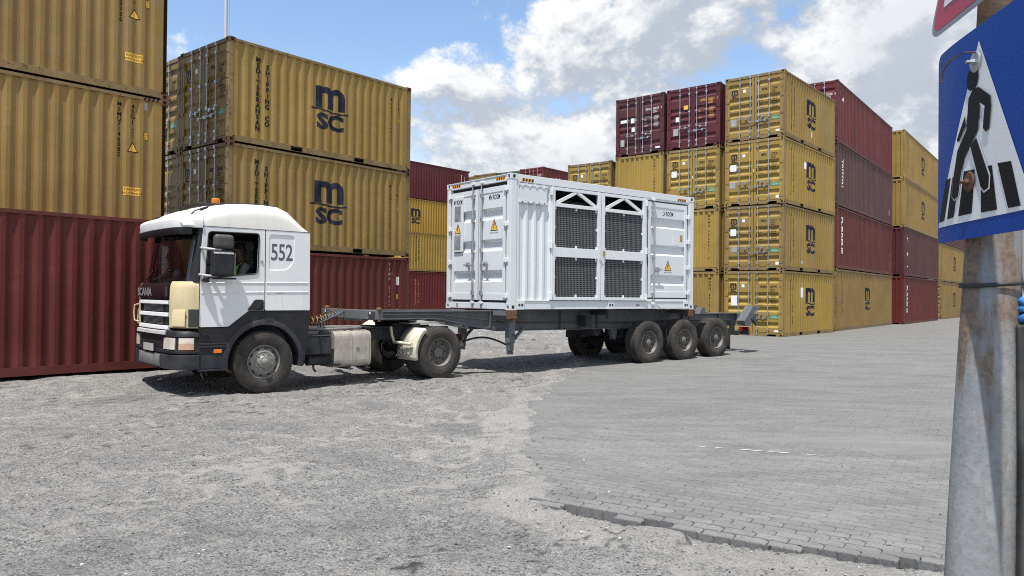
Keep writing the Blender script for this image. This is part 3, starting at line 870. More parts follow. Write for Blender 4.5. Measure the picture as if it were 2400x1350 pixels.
            on_side(root, rect2d(0, 0, w_, h_), L, mt, nm, x_, z_, eps=0.003)
        elif k == 'cau':      # caution plate with print
            _, x_, z_ = it
            on_side(root, rect2d(0, 0, 0.36, 0.18), L, STK_Y, 'placard', x_, z_, eps=0.003)
            on_side(root, joint2d([shift2d(text2d('CAUTION', 0.075, 0.004, align='CENTER'), 0.18, 0.105), shift2d(text2d('HIGH TRAILER', 0.062, 0.003, align='CENTER'), 0.18, 0.03)]), L, INK, 'lettering', x_, z_, eps=0.006)
        elif k == 'tri':
            _, x_, z_, w_ = it
            on_side(root, poly2d(tri_sign(w_)), L, INK, 'warning_sign', x_, z_, eps=0.003)
            on_side(root, poly2d([(a*0.78, b*0.78+w_*0.065) for a, b in tri_sign(w_)]), L, STK_Y, 'warning_sign', x_, z_, eps=0.006)
        elif k == 'boxed':    # framed height figures
            _, x_, z_, a_, b_ = it
            on_side(root, rect2d(-0.055, -0.08, 0.055, 0.08), L, INK, 'placard', x_, z_, eps=0.003)
            on_side(root, rect2d(-0.046, -0.071, 0.046, 0.071), L, STK_Y, 'placard', x_, z_, eps=0.005)
            on_side(root, joint2d([shift2d(text2d(a_, 0.045, 0.002, align='CENTER'), 0, 0.015), shift2d(text2d(b_, 0.045, 0.002, align='CENTER'), 0, -0.05)]), L, INK, 'lettering', x_, z_, eps=0.007)
        elif k == 'hazard':
            _, x_ = it
            for q in range(4):
                mb = MB(); mb.add([(x_+q*0.09, 0.010, H-0.083), (x_+q*0.09+0.045, 0.010, H-0.083), (x_+q*0.09+0.075, 0.010, H-0.022), (x_+q*0.09+0.03, 0.010, H-0.022)], [(0, 1, 2, 3)])
                mb.build('hazard_stripe', INK, root, fixn=False)
    for it in (endtext or ()):
        if it[0] == 'v':
            for wd_, dz_ in vwords(it[1], it[5]): on_end(root, vtext(wd_, it[4], it[5], 0.018, 1.1), it[6], 'lettering', it[2], it[3]+dz_)
        elif it[0] == 'rect': on_end(root, rect2d(0, 0, it[3], it[4]), it[5], it[6], it[1], it[2])
        elif it[0] == 'tri':
            on_end(root, poly2d(tri_sign(it[3])), STK_Y, 'warning_sign', it[1], it[2])
    return root

def uv(yaw): return Vector((math.cos(yaw), math.sin(yaw), 0)), Vector((-math.sin(yaw), math.cos(yaw), 0))
GR = 'containers stacked in the yard'
S_STK = lambda *extra: tuple(extra)
st_common = (('sticker', 1.69, 1.93, 0.12, 0.12, STK_W),)

# ---------- right hand corner stack (four 20 ft, doors towards the lane)
yA = 0.8647; pA = Vector((10.4445, 29.3159, 0.0))
A_specs = [
    ('mustard yellow container at ground level behind the trailer, doors numbered 348990', ('MSMU', '348990', '4'), 2,
     (('sticker', 2.13, 1.20, 0.26, 0.40, STK_W), ('sticker', 1.20, 1.05, 0.13, 0.11, STK_W), ('sticker', 0.36, 0.19, 0.24, 0.08, STK_W)), (('rect', 1.9, 1.55, 0.30, 0.40, STK_W, 'sticker'),)),
    ('mustard yellow container second from the ground in the corner stack, doors numbered 272717', ('MSBU', '272717', '5'), 0,
     (('sticker', 2.18, 1.40, 0.24, 0.27, STK_W), ('placard', 2.16, 0.74, 0.26, 0.22, STK_S), ('sticker', 0.33, 0.21, 0.13, 0.12, STK_W)), (('rect', 2.0, 0.30, 0.16, 0.14, STK_S, 'sticker'),)),
    ('mustard yellow container third from the ground in the corner stack, doors numbered 317030', ('MSBU', '317030', '1'), 2,
     (('sticker', 2.20, 1.40, 0.26, 0.26, STK_W), ('placard', 2.22, 0.72, 0.24, 0.24, STK_S), ('sticker', 1.24, 1.30, 0.11, 0.12, STK_W), ('sticker', 0.33, 0.21, 0.13, 0.12, STK_W)), (('rect', 2.28, 1.62, 0.24, 0.27, STK_W, 'sticker'),)),
    ('mustard yellow container on top of the corner stack, doors numbered 126667', ('MSMU', '126667', '1'), 0,
     (('placard', 2.20, 0.63, 0.24, 0.27, STK_S), ('sticker', 0.36, 0.22, 0.24, 0.08, STK_W)), (('rect', 3.05, 0.42, 0.14, 0.26, STK_W, 'sticker'),)),
]
for k, (lab, num, vi, stk, sx_) in enumerate(A_specs):
    jit = (0.0, 0.015, -0.01, 0.02)[k]
    uA, vA = uv(yA)
    container(lab, pA+uA*jit+Vector((0, 0, k*(HS+0.006))), yA+(0, .002, -.002, .003)[k], L20, HS, YEL[vi], YEL_FRAME[k % 4],
              door=dict(logo=True, num=num, spec=True, stk=st_common+stk), side=[('msc',), ('med',)]+list(sx_), group=GR)
# ---------- two columns beside it
uA, vA = uv(yA)
yD = R(50.0); uD, vD = uv(yD)
pD2 = Vector((8.46, 31.15, 0)); pD3 = pD2+vD*2.59+uD*0.02; pD4 = Vector((4.52, 35.0, 0))
def D(p, k, lab, **kw): return container(lab, p+Vector((0, 0, k*(HS+0.006))), (yD if p is not pD4 else R(51))+kw.pop('dy', 0), L20, HS, group=GR, **kw)
D(pD2, 0, 'yellow container at ground level left of the corner stack, ribbed end wall', body=YEL[0], frame=YEL_FRAME[2], front=True, endtext=[('v', 'MSBU 2515122', 0.42, 2.25, 0.12, 0.135, INK)])
D(pD2, 1, 'yellow container second from the ground left of the corner stack, ribbed end wall', body=YEL[2], frame=YEL_FRAME[0], front=True, endtext=[('v', 'MSBU 7756511 2', 0.46, 2.25, 0.12, 0.135, INK)])
D(pD2, 2, 'yellow container with doors numbered 194268, directly under the purple maroon one', body=YEL[2], frame=YEL_FRAME[0],
  door=dict(logo=True, num=('MSBU', '194268', '1'), spec=True, stk=st_common+(('sticker', 2.20, 1.42, 0.24, 0.26, STK_W), ('sticker', 1.25, 1.30, 0.12, 0.12, STK_W))))
D(pD2, 3, 'purple maroon container with orange numerals 260821, topmost beside the corner stack', body=MAROON[0], frame=MAR_FRAME[0], dy=0.004,
  door=dict(num=('CORU', '260821', '3'), spec=True, ink=INKO, stk=(('sticker', 2.02, 1.18, 0.16, 0.20, STK_W), ('placard', 2.14, 0.60, 0.24, 0.30, STK_S), ('placard', 1.65, 1.66, 0.20, 0.17, STK_Y))))
D(pD3, 0, 'yellow container at the bottom of the column beneath the brown maroon one', body=YEL[0], frame=YEL_FRAME[1], front=True)
D(pD3, 1, 'yellow container second from the ground in the column beneath the brown maroon one', body=YEL[3], frame=YEL_FRAME[1], front=True)
D(pD3, 2, 'yellow container with plain ribbed end wall just under the brown maroon one', body=YEL[2], frame=YEL_FRAME[2], front=True, endtext=[('v', 'MSMU 1380262', 0.46, 2.25, 0.12, 0.135, INK)])
D(pD3, 3, 'brown maroon container with white numerals 246175, topmost at the left of the corner block', body=MAROON[1], frame=MAR_FRAME[1],
  door=dict(num=('GAOU', '246175', '9'), spec=True, ink=INKW, stk=(('sticker', 2.19, 1.50, 0.40, 0.13, STK_W), ('sticker', 1.66, 1.44, 0.18, 0.22, STK_W), ('sticker', 1.62, 1.05, 0.16, 0.20, STK_W), ('placard', 2.19, 0.45, 0.20, 0.30, STK_S), ('sticker', 0.42, 0.20, 0.24, 0.08, STK_W))))
D(pD4, 0, 'yellow container at the bottom of the lower column behind the white equipment container', body=YEL[0], frame=YEL_FRAME[1])
D(pD4, 1, 'yellow container in the middle of the lower column behind the white equipment container', body=YEL[1], frame=YEL_FRAME[1])
D(pD4, 2, 'yellow container with doors numbered 181244 peeping over the white equipment container', body=YEL[2], frame=YEL_FRAME[3],
  door=dict(logo=True, num=('MSBU', '181244', '3'), spec=True, stk=st_common))
# ---------- right row of 40 ft stacks running away
def rowstack(p, yaw, items):
    for k, kw in enumerate(items):
        lab = kw.pop('lab'); container(lab, p+Vector((0, 0, k*(HC+0.006))), yaw+kw.pop('dy', 0), L40, HC, group=GR, **kw)
rowstack(Vector((14.9, 34.9, 0)), R(52.8), [
    dict(lab='long yellow container at ground level right of the corner stack, under three red ones', body=YEL[3], frame=YEL_FRAME[3], side=[('msc',), ('med',)]),
    dict(lab='long brick red container second from the ground with vertical white lettering', body=RED[1], frame=RED_FRAME[1], side=[('rot', 'FLORENS', 0.75, 2.45, 0.42, INKW), ('rect', 11.6, 0.45, 0.1, 0.3, STK_Y, 'placard'), ('rect', 11.6, 1.1, 0.1, 0.12, STK_Y, 'placard')]),
    dict(lab='long dusty maroon container third from the ground with small white lettering', body=MAROON[3], frame=MAR_FRAME[3], side=[('rot', 'TRITON', 0.80, 2.25, 0.36, INKW), ('rect', 11.3, 0.5, 0.16, 0.35, STK_W, 'placard')]),
    dict(lab='long crimson container topmost of the tall stack behind the corner stack', body=MAROON[2], frame=MAR_FRAME[2], dy=0.002, side=[('rot', 'Y', 0.78, 2.30, 0.50, INKW), ('rect', 1.08, 1.42, 0.07, 0.95, INKW, 'lettering'), ('rect', 11.7, 0.5, 0.1, 0.45, STK_Y, 'placard')],
         door=dict(num=('', '776380', '8'), code='45G1', ink=INKW)),
])
vt_ = lambda s_: [('v', s_, 1.15, 2.35, 0.13, 0.14, INKW)]
rowstack(Vector((23.25, 45.1, 0)), R(52.5), [
    dict(lab='long red container at ground level with a yellow warning triangle on its end', body=RED[0], frame=RED_FRAME[0], front=True, side=[('rot', 'FLORENS', 0.75, 2.35, 0.40, INKW), ('hazard', 0.2), ('rect', 11.7, 0.5, 0.1, 0.45, STK_Y, 'placard')], endtext=vt_('FCIU 8903628')+[('tri', 1.1, 0.45, 0.30)]),
    dict(lab='long maroon container with three big white letters and an orange square plate', body=MAROON[1], frame=MAR_FRAME[1], front=True, side=[('rot', 'C A I', 0.78, 2.35, 0.50, INKW), ('rect', 11.7, 0.5, 0.1, 0.45, STK_Y, 'placard')], endtext=vt_('CAIU 9005518')+[('rect', 1.35, 0.40, 0.42, 0.42, STK_Y, 'placard')]),
    dict(lab='long yellow container third from the ground in the stack beside the blue sign', body=YEL[1], frame=YEL_FRAME[2], front=True, side=[('msc',), ('med',)], endtext=[('v', 'MSDU 7413056', 1.15, 2.45, 0.13, 0.14, INK)]),
    dict(lab='long yellow container topmost in the stack beside the blue sign', body=YEL[0], frame=YEL_FRAME[2], front=True, dy=0.003, side=[('msc',), ('med',)], endtext=[('v', 'MSMU 8013421', 1.15, 2.45, 0.13, 0.14, INK)]),
])
rowstack(Vector((32.6, 57.7, 0)), R(52.0), [
    dict(lab='distant yellow container at ground level below the blue sign, doors showing', body=YEL[3], frame=YEL_FRAME[3], side=[('msc',)]),
    dict(lab='distant yellow container resting on the one at ground level below the blue sign', body=YEL[1], frame=YEL_FRAME[1], front=True, side=[('msc',)]),
    dict(lab='distant maroon container just under the lower edge of the blue sign', body=MAROON[1], frame=MAR_FRAME[1]),
])
uG, vG = uv(R(52.0))
rowstack(Vector((32.6, 57.7, 0))+uG*12.8, R(52.0), [
    dict(lab='farthest crimson container at ground level beside the rusty post', body=MAROON[2], frame=MAR_FRAME[2], side=[('rect', 1.2, 1.5, 0.5, 0.7, INKW, 'lettering')]),
    dict(lab='farthest maroon container on the second level beside the rusty post', body=MAROON[0], frame=MAR_FRAME[0]),
    dict(lab='farthest maroon container on the third level beside the rusty post', body=MAROON[1], frame=MAR_FRAME[1]),
])
# ---------- left block
yB = 0.8804; pB = Vector((-7.012, 18.676, 0.045)); uB, vB = uv(yB)
container('oxide red container under the two big yellow ones behind the truck cab', pB, yB, L20, HS, RED[1], RED_FRAME[1], group=GR,
          side=[('v', 'TEMU 3765768', 5.29, 2.30, 0.125, 0.135, INKW), ('v', '22G1', 5.62, 0.95, 0.125, 0.14, INKW), ('boxed', 5.60, 1.40, '2.6m', "8'6\""), ('rect', 5.53, 1.75, 0.15, 0.25, STK_W, 'placard')])
container('big yellow container in the middle of the stack behind the cab, side number ending 4924', pB+Vector((0, 0, 2.615)), yB+0.002, L20, HS, YEL[1], YEL_FRAME[1], group=GR, castm=RUSTM,
          door=dict(logo=True, num=('MSBU', '260492', '4'), spec=True, stk=st_common), side=[('msc',), ('med',), ('v', 'MSBU2604924', 5.29, 2.05, 0.12, 0.123, INK), ('v', '22G1', 5.57, 2.08, 0.12, 0.135, INK), ('boxed', 5.58, 1.45, '2.6m', "8'6\""), ('rect', 5.25, 2.32, 0.07, 0.13, STK_S, 'placard')])
container('big yellow container topmost behind the cab, side number ending 4472', pB+Vector((0, 0, 5.215)), yB, L20, HS, YEL[0], YEL_FRAME[1], group=GR, castm=RUSTM,
          door=dict(logo=True, num=('MSBU', '115447', '2'), spec=True, stk=st_common), side=[('msc',), ('med',), ('v', 'MSBU1154472', 5.29, 2.05, 0.12, 0.123, INK), ('v', '22G1', 5.57, 2.08, 0.12, 0.135, INK), ('boxed', 5.58, 1.52, '2.6m', "8'6\""), ('rect', 5.25, 2.32, 0.07, 0.13, STK_S, 'placard')])
for k in range(3):
    container(('yellow container at ground level in the shaded second row behind the cab', 'shaded yellow container in the second row behind the cab, middle of its stack', 'shaded yellow container topmost in the second row, beside the tall left stack')[k],
              pB+vB*2.56+uB*0.06+Vector((0, 0, (0, 2.615, 5.215)[k])), yB, L20, HS, YEL[3], YEL_FRAME[3], group=GR,
              door=dict(logo=True, num=('MSBU', '318447', '2')) if k == 2 else None)
yL = R(48.0); uL, vL = uv(yL); pL = Vector((-7.72, 17.0, 0.0))-uL*L40
l_side = lambda n_: [('v', n_, L40-1.03, 2.60, 0.125, 0.108, INK), ('v', '45G1', L40-0.75, 2.59, 0.125, 0.112, INK), ('tri', L40-0.75, 1.64, 0.25), ('cau', L40-0.93, 0.70), ('boxed', L40-0.48, 2.03, '2.9m', "9'6\""),
                     ('rect', L40-0.52, 2.60, 0.075, 0.16, STK_S, 'placard'), ('v', 'UIC', L40-0.75, 2.11, 0.07, 0.07, INK), ('hazard', L40-0.55)]
for k in range(5):
    container(('long yellow container at ground level behind the long red one', 'long yellow container with side number 7146082 and caution plate, above the red one',
               'long yellow container with side number ending 69736, reaching the top left corner', 'long yellow container fourth from the ground in the tall left stack', 'long yellow container topmost of the tall left stack')[k],
              pL+Vector((0, 0, k*(HC+0.004))), yL, L40, HC, YEL[(3, 1, 3, 0, 1)[k]], YEL_FRAME[(1, 3, 1, 0, 2)[k]], group=GR, castm=RUSTM,
              side=l_side('MSMU7146082') if k == 1 else (l_side('      69736') if k == 2 else None), far=True)
yR = R(49.7); uR, vR = uv(yR)
container('long oxide red container standing on the ground at the far left behind the truck', Vector((-6.2, 15.55, 0.03))-uR*L40, yR, L40, HC, RED[0], RED_FRAME[0], group=GR, far=True)
# ---------- block further back between the left stack and the white container
yC = R(50); uC, vC = uv(yC)
pc = Vector((-7.59, 55.3, 0.30))
container('distant oxide red container with gold lettering seen above the trailer neck', pc, yC, L40, HC, MAROON[2], MAR_FRAME[2], group=GR, far=True,
          side=[('v', 'MEDITERRANEAN', 0.82, 2.20, 0.155, 0.1455, INKO), ('v', 'SHIPPING CO', 1.12, 2.05, 0.155, 0.1455, INKO)])
container('distant pale yellow container with black stacked lettering left of the white equipment container', pc+Vector((0, 0, HC+0.006)), yC, L40, HC, YEL[2], YEL_FRAME[0], group=GR, far=True, side=[('med',)])
pb = Vector((-3.66, 64.1, 0.30))-uC*L40
for k in range(4):
    container(('distant yellow container at ground level of the rear stack left of the white container', 'distant yellow container on the second level of the rear stack left of the white container',
               'distant yellow container with a big black logo left of the white equipment container', 'distant maroon container topping the rear stack left of the white equipment container')[k],
              pb+Vector((0, 0, k*(HC+0.006))), yC, L40, HC, MAROON[0] if k == 3 else YEL[2 if k == 2 else 0], MAR_FRAME[0] if k == 3 else YEL_FRAME[0], group=GR, far=True,
              side=[('msc',)] if k == 2 else ([('v', '45G1', 11.6, 2.3, 0.14, 0.16, INKW), ('rect', 11.2, 0.9, 0.05, 1.6, INKW, 'lettering')] if k == 3 else None))
pK = Vector((2.4, 60.0, 0.10))
for c_, (bd, fr, nm) in enumerate(((MAROON[2], MAR_FRAME[2], 'maroon'), (GREEN, GREEN, 'green'), (YEL[3], YEL_FRAME[3], 'yellow'), (YEL[0], YEL_FRAME[0], 'pale yellow'))):
    for k in range(4):
        lab = ('far %s container whose top edge just shows over the white equipment container' % nm) if k == 3 else \
              ('far %s container on the %s level, wholly behind the white equipment container' % (nm, ('ground', 'second', 'third')[k]))
        container(lab, pK+vC*2.52*c_+uC*(0.3*(c_ % 2))+Vector((0, 0, k*(HC+0.006))), yC, L40, HC, bd if k == 3 else YEL[k % 3], fr if k == 3 else YEL_FRAME[k % 3], group=GR, far=(k < 3),
                  hinges=False, side=[('txt', 'N', 1.6, 1.6, 0.9, INKW)] if (c_ == 0 and k == 3) else None,
                  door=dict(num=('', '610482', '1'), code='45G1', ink=INKW) if (c_ == 0 and k == 3) else None)
# ---------- mast behind the left stack
mast = MB(); mast.cyl((0, 0, 0), (0, 0, 34), 0.20, 14, 0.10)
mr = thing('light_mast', 'tall slim pale grey mast rising behind the left yellow stack', 'mast', (-22.83, 60.0, 0.3))
mast.build('pole', plain('mast_grey', (0.50, 0.51, 0.52), 0.5, 0.2), mr, 40)
b = MB(); b.box(-.35, .35, -.35, .35, 0.0, 0.06)
for sx in (-.25, .25):
    for sy in (-.25, .25): b.cyl((sx, sy, .06), (sx, sy, .14), .03, 8)
b.build('base_plate', GALV, mr)
b = MB(); b.cyl((0.30, 0, 0.3), (0.24, 0, 33), 0.025, 6); b.build('cable', plain('cable_grey', (.35, .35, .36)), mr)
b = MB(); b.lathe([(0.9, 0), (0.95, 0.05), (0.9, 0.1), (0.15, 0.12)], (0, 0, 33.2), (0, 0, 1), 20); b.build('lamp_ring', GALV, mr)
for k in range(6):
    b = MB(); a = k*math.pi/3; b.obox((math.cos(a)*1.1, math.sin(a)*1.1, 33.1), (math.cos(a), math.sin(a), -.4), (-math.sin(a), math.cos(a), 0), (.4*math.cos(a), .4*math.sin(a), 1), .25, .2, .08); b.build('floodlight', GALV, mr)

# ================================================================== white equipment container on the trailer
yW = 0.6697; uW, vW = uv(yW); WZ = 1.2106
wr = thing('equipment_container', 'white high voltage equipment container with mesh cage doors, riding on the trailer', 'equipment container', (-0.0388, 15.997, WZ), yW)
WH = HC
BOLT = plain('dark_hole', (0.03, 0.03, 0.03), 0.7)
HAZY = plain('hazard_amber', (0.70, 0.30, 0.03), 0.5)
WIRE = plain('galvanised_wire', (0.135, 0.14, 0.15), 0.55, 0.1, 0.1)
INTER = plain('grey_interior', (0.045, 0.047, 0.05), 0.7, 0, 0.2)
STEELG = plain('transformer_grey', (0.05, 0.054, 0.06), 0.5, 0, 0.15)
for ix in (0, 1):
    for iy in (0, 1):
        sx, sy = (1 if ix == 0 else -1), (1 if iy == 0 else -1)
        for iz in (0, 1):
            c = mobj('corner_casting', casting_mesh(), [WHITE, BOLT], wr); c.scale = (sx, sy, 1 if iz else -1)
            c.location = (0 if ix == 0 else L20, 0 if iy == 0 else CW, WH-0.118 if iz else 0.118)
        b = MB(); b.box(0.006, 0.165, 0.006, 0.150, 0.118, WH-0.118)
        p = b.build('corner_post', WHITE, wr, bevel=0.008); p.scale = (sx, sy, 1); p.location = (0 if ix == 0 else L20, 0 if iy == 0 else CW, 0)
b = MB(); b.box(0.178, L20-0.178, 0.008, 0.10, 2.735, WH-0.006); b.build('top_rail', WHITE, wr, bevel=0.006)
b = MB(); b.box(0.178, L20-0.178, CW-0.10, CW-0.008, 2.735, WH-0.006); b.build('top_rail', WHITE, wr)
b = MB(); b.box(0.178, L20-0.178, 0.020, 0.12, 0.015, 0.205); b.box(0.178, L20-0.178, 0.006, 0.03, 0.198, 0.212); b.build('bottom_rail', WHITE, wr, bevel=0.004)
b = MB(); b.box(0.178, L20-0.178, CW-0.10, CW-0.012, 0.015, 0.205); b.build('bottom_rail', WHITE, wr)
for (a0, a1) in ((0.185, 0.40), (2.92, 3.14), (5.66, 5.87)):
    b = MB(); b.box(a0, a1, 0.004, 0.0195, 0.012, 0.20); pl = b.build('lashing_plate', WHITE, wr, bevel=0.002)
    for q in (0.33, 0.70):
        b = MB(); xx = a0+(a1-a0)*q; b.box(xx-0.026, xx+0.026, 0.0005, 0.004, 0.085, 0.135); b.build('slot', BOLT, pl)
b = MB(); b.box(3.9, 4.02, 0.015, 0.0195, 0.09, 0.12); b.build('id_plate', plain('plate_brown', (.22, .13, .08)), wr)
b = MB(); b.box(0.02, L20-0.02, 0.02, CW-0.02, WH-0.025, WH-0.012); b.build('roof', WHITE, wr)
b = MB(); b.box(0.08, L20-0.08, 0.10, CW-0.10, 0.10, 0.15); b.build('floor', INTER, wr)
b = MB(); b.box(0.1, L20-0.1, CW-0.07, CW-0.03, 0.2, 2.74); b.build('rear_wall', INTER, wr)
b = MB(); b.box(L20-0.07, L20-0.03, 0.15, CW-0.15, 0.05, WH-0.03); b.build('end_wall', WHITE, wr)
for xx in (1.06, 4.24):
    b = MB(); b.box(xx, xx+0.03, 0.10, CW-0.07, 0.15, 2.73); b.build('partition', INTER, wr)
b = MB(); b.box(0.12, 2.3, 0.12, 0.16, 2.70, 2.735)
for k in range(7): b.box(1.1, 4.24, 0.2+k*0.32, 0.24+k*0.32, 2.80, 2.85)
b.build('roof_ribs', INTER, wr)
# hidden part shows dimly through the mesh: transformer with cooling fins
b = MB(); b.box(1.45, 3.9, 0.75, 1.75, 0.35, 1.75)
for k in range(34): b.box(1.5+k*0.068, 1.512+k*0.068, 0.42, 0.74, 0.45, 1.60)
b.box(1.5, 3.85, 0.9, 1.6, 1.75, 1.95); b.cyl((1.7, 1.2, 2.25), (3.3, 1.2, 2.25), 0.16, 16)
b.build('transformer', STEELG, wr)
for k in range(3):
    b = MB(); b.lathe([(0.05, 0), (0.07, .03), (.05, .06), (.07, .09), (.05, .12), (.07, .15), (.05, .18), (.03, .3)], (3.4+k*0.16, 0.95, 1.95), (0, 0, 1), 12); b.build('bushing', plain('porcelain_brown_%d' % k, (.20, .06, .03), 0.3), wr)
# corrugated piece and the flap above it
pts = [(0.165, 0.022)]
for k in range(4):
    x = 0.24+k*0.235; pts += [(x, 0.022), (x+0.055, 0.060), (x+0.13, 0.060), (x+0.185, 0.022)]
pts.append((1.135, 0.022))
b = MB(); b.add(*strip(pts, 0.21, 2.74, 0)); b.build('side_panel', WHITE, wr, fixn=False)
b = MB(); b.box(0.24, 1.0, 0.004, 0.020, 2.345, 2.655); fl = b.build('vent_flap', WHITE, wr, bevel=0.004)
b = MB(); b.box(0.215, 1.03, -0.004, 0.018, 2.66, 2.70)
for k in range(4): b.box(0.28+k*0.2, 0.34+k*0.2, -0.008, 0.004, 2.63, 2.68)
b.build('flap_hinge', WHITE, fl, bevel=0.003)
b = MB(); b.box(0.215, 1.03, -0.006, 0.020, 2.29, 2.34); b.build('flap_ledge', WHITE, fl, bevel=0.004)
for k in range(5):
    b = MB(); b.box(0.29+k*0.155, 0.325+k*0.155, -0.0085, -0.006, 2.305, 2.325); b.build('slot', BOLT, fl)
# cage doors
def cage(x0, x1, nm_label):
    d = empty('cage_door', (0, 0, 0), 0, wr); F = []
    b = MB()
    W_ = 0.098
    b.box(x0, x0+W_, -0.012, 0.05, 0.215, 2.715); b.build('stile', WHITE2, d, bevel=0.005)
    b = MB(); b.box(x1-W_, x1, -0.012, 0.05, 0.215, 2.715); b.build('stile', WHITE2, d, bevel=0.005)
    for nm, z0, z1 in (('bottom_bar', 0.215, 0.285), ('middle_bar', 1.175, 1.385), ('transom', 2.285, 2.365), ('top_bar', 2.645, 2.715)):
        b = MB(); b.box(x0+W_, x1-W_, -0.008, 0.048, z0, z1); b.build(nm, WHITE2, d, bevel=0.004)
    xm = (x0+x1)/2
    for sg in (-1, 1):
        b = MB(); xb = x0+W_+0.05 if sg < 0 else x1-W_-0.05
        b.bar((xb, 0.018, 2.362), (xm+sg*0.02, 0.018, 2.648), 0.044, 0.075, up=(0, 0, 1)); b.build('brace', WHITE2, d, bevel=0.003)
    for z0, z1 in ((0.285, 1.175), (1.385, 2.285)):
        b = MB(); a0, a1 = x0+W_-0.01, x1-W_+0.01
        nx = int((a1-a0)/0.044); nz = int((z1-z0)/0.044)
        for i in range(nx+1):
            x = a0+(a1-a0)*i/nx; b.box(x-0.0065, x+0.0065, 0.030, 0.040, z0-0.01, z1+0.01)
        for j in range(nz+1):
            z = z0+(z1-z0)*j/nz; b.box(a0, a1, 0.0295, 0.0405, z-0.0065, z+0.0065)
        me_ = tag(b.build('wire_mesh', WIRE, d, fixn=False), kind='stuff')
        for cx_ in (x0+W_+0.03, xm, x1-W_-0.03):
            for zz in (z0+0.03, z1-0.03):
                c = MB(); c.box(cx_-0.025, cx_+0.025, 0.018, 0.029, zz-0.03, zz+0.03); c.box(cx_-0.008, cx_+0.008, 0.014, 0.018, zz-0.008, zz+0.008); c.build('clip', WHITE2, d)
        for cx_ in (x0+W_+0.012, x1-W_-0.012):
            c = MB(); zz = (z0+z1)/2; c.box(cx_-0.03, cx_+0.03, 0.018, 0.029, zz-0.028, zz+0.028); c.build('clip', WHITE2, d)
    return d
d1_ = cage(1.14, 2.66, 'left'); d2_ = cage(2.685, 4.205, 'right')
for d_, xx in ((d1_, 1.125), (d2_, 4.215)):
    for z in (2.60, 1.43, 0.30):
        b = MB(); b.box(xx-0.03, xx+0.03, -0.03, 0.02, z-0.07, z+0.07); b.cyl((xx, -0.03, z-0.08), (xx, -0.03, z+0.08), 0.014, 8); b.build('hinge', WHITE2, d_)
b = MB()
b.tube([(2.60+0.012*k, -0.022-0.012*math.sin(k*.5), 1.16+0.05*math.cos(k*math.pi/12)-0.05) for k in range(13)], 0.008, 6); b.build('chain', GALV, d2_)
b = MB(); b.box(2.72, 2.78, -0.04, -0.013, 1.255, 1.345); b.tube([(2.735, -.025, 1.34), (2.735, -.025, 1.375), (2.75, -.025, 1.385), (2.765, -.025, 1.375), (2.765, -.025, 1.34)], .006, 6); b.build('padlock', plain('brass', (.45, .30, .10), .4, .6), d2_)
b = MB(); b.box(1.13, 4.22, -0.004, 0.02, 0.205, 0.214); b.build('painted_gap_shadow', BOLT, wr)  # solid dark strip painted in for the shadow below the cage doors
# LV room door on the side
def ribbed(mb, s0, s1, z0, z1, gr, depth, axis, base):
    P = [(z0, base)]
    for a, b_ in gr: P += [(a, base), (a+0.055, base+depth), (b_-0.055, base+depth), (b_, base)]
    P.append((z1, base)); V = []
    for z, d in P: V += [(s0, d, z), (s1, d, z)] if axis == 0 else [(d, s0, z), (d, s1, z)]
    mb.add(V, [(2*i, 2*i+1, 2*i+3, 2*i+2) for i in range(len(P)-1)])
    for s_ in (s0, s1):
        for i in range(1, len(P)-1, 4):
            mb.add([((s_, P[i+k][1], P[i+k][0]) if axis == 0 else (P[i+k][1], s_, P[i+k][0])) for k in range(4)], [(0, 1, 2, 3)])
def vdoor(parent, s0, s1, z0, z1, gr, axis):
    b = MB(); fw = 0.095
    ribbed(b, s0+fw, s1-fw, z0+0.01, z1-0.01, gr, 0.055, axis, 0.030)
    o = b.build('door', WHITE, parent, fixn=False)
    for a, c in ((s0, s0+fw), (s1-fw, s1)):
        b = MB(); (b.box(a, c, 0.012, 0.06, z0, z1) if axis == 0 else b.box(0.012, 0.06, a, c, z0, z1))
        b.build('door_stile', WHITE, o, bevel=0.004)
    for a, c in ((z0, z0+0.15), (z1-0.12, z1)):
        b = MB(); (b.box(s0+fw, s1-fw, 0.020, 0.06, a, c) if axis == 0 else b.box(0.020, 0.06, s0+fw, s1-fw, a, c))
        b.build('door_rail', WHITE, o, bevel=0.003)
    return o
def seal_frame(parent, s0, s1, z0, z1, wd, axis, nm='door_seal'):
    b = MB(); b.plate([(s0, z0), (s1, z0), (s1, z1), (s0, z1)], [[(s0+wd, z0+wd), (s1-wd, z0+wd), (s1-wd, z1-wd), (s0+wd, z1-wd)]], 1 if axis == 0 else 0, 0.020, 0.058)
    return b.build(nm, GASKET, parent)
b = MB(); b.plate([(4.205, 0.212), (5.90, 0.212), (5.90, 2.735), (4.205, 2.735)], [[(4.275, 0.255), (5.825, 0.255), (5.825, 2.69), (4.275, 2.69)]], 1, 0.016, 0.055); b.build('door_frame', WHITE, wr, bevel=0.003)
b = MB(); b.box(4.2, 5.89, 0.105, 0.13, 0.22, 2.73); b.build('backing_panel', BOLT, wr)
seal_frame(wr, 4.275, 5.825, 0.255, 2.69, 0.034, 0)
lv = vdoor(wr, 4.309, 5.791, 0.289, 2.656, [(0.60, 0.86), (1.34, 1.60), (2.02, 2.28)], 0)
for z in (0.42, 1.06, 1.72, 2.36):
    b = MB(); b.box(5.74, 5.90, -0.012, 0.012, z-0.045, z+0.045); b.cyl((5.815, -0.012, z-.05), (5.815, -0.012, z+.05), 0.018, 8); b.build('hinge', WHITE2, lv, bevel=0.004)
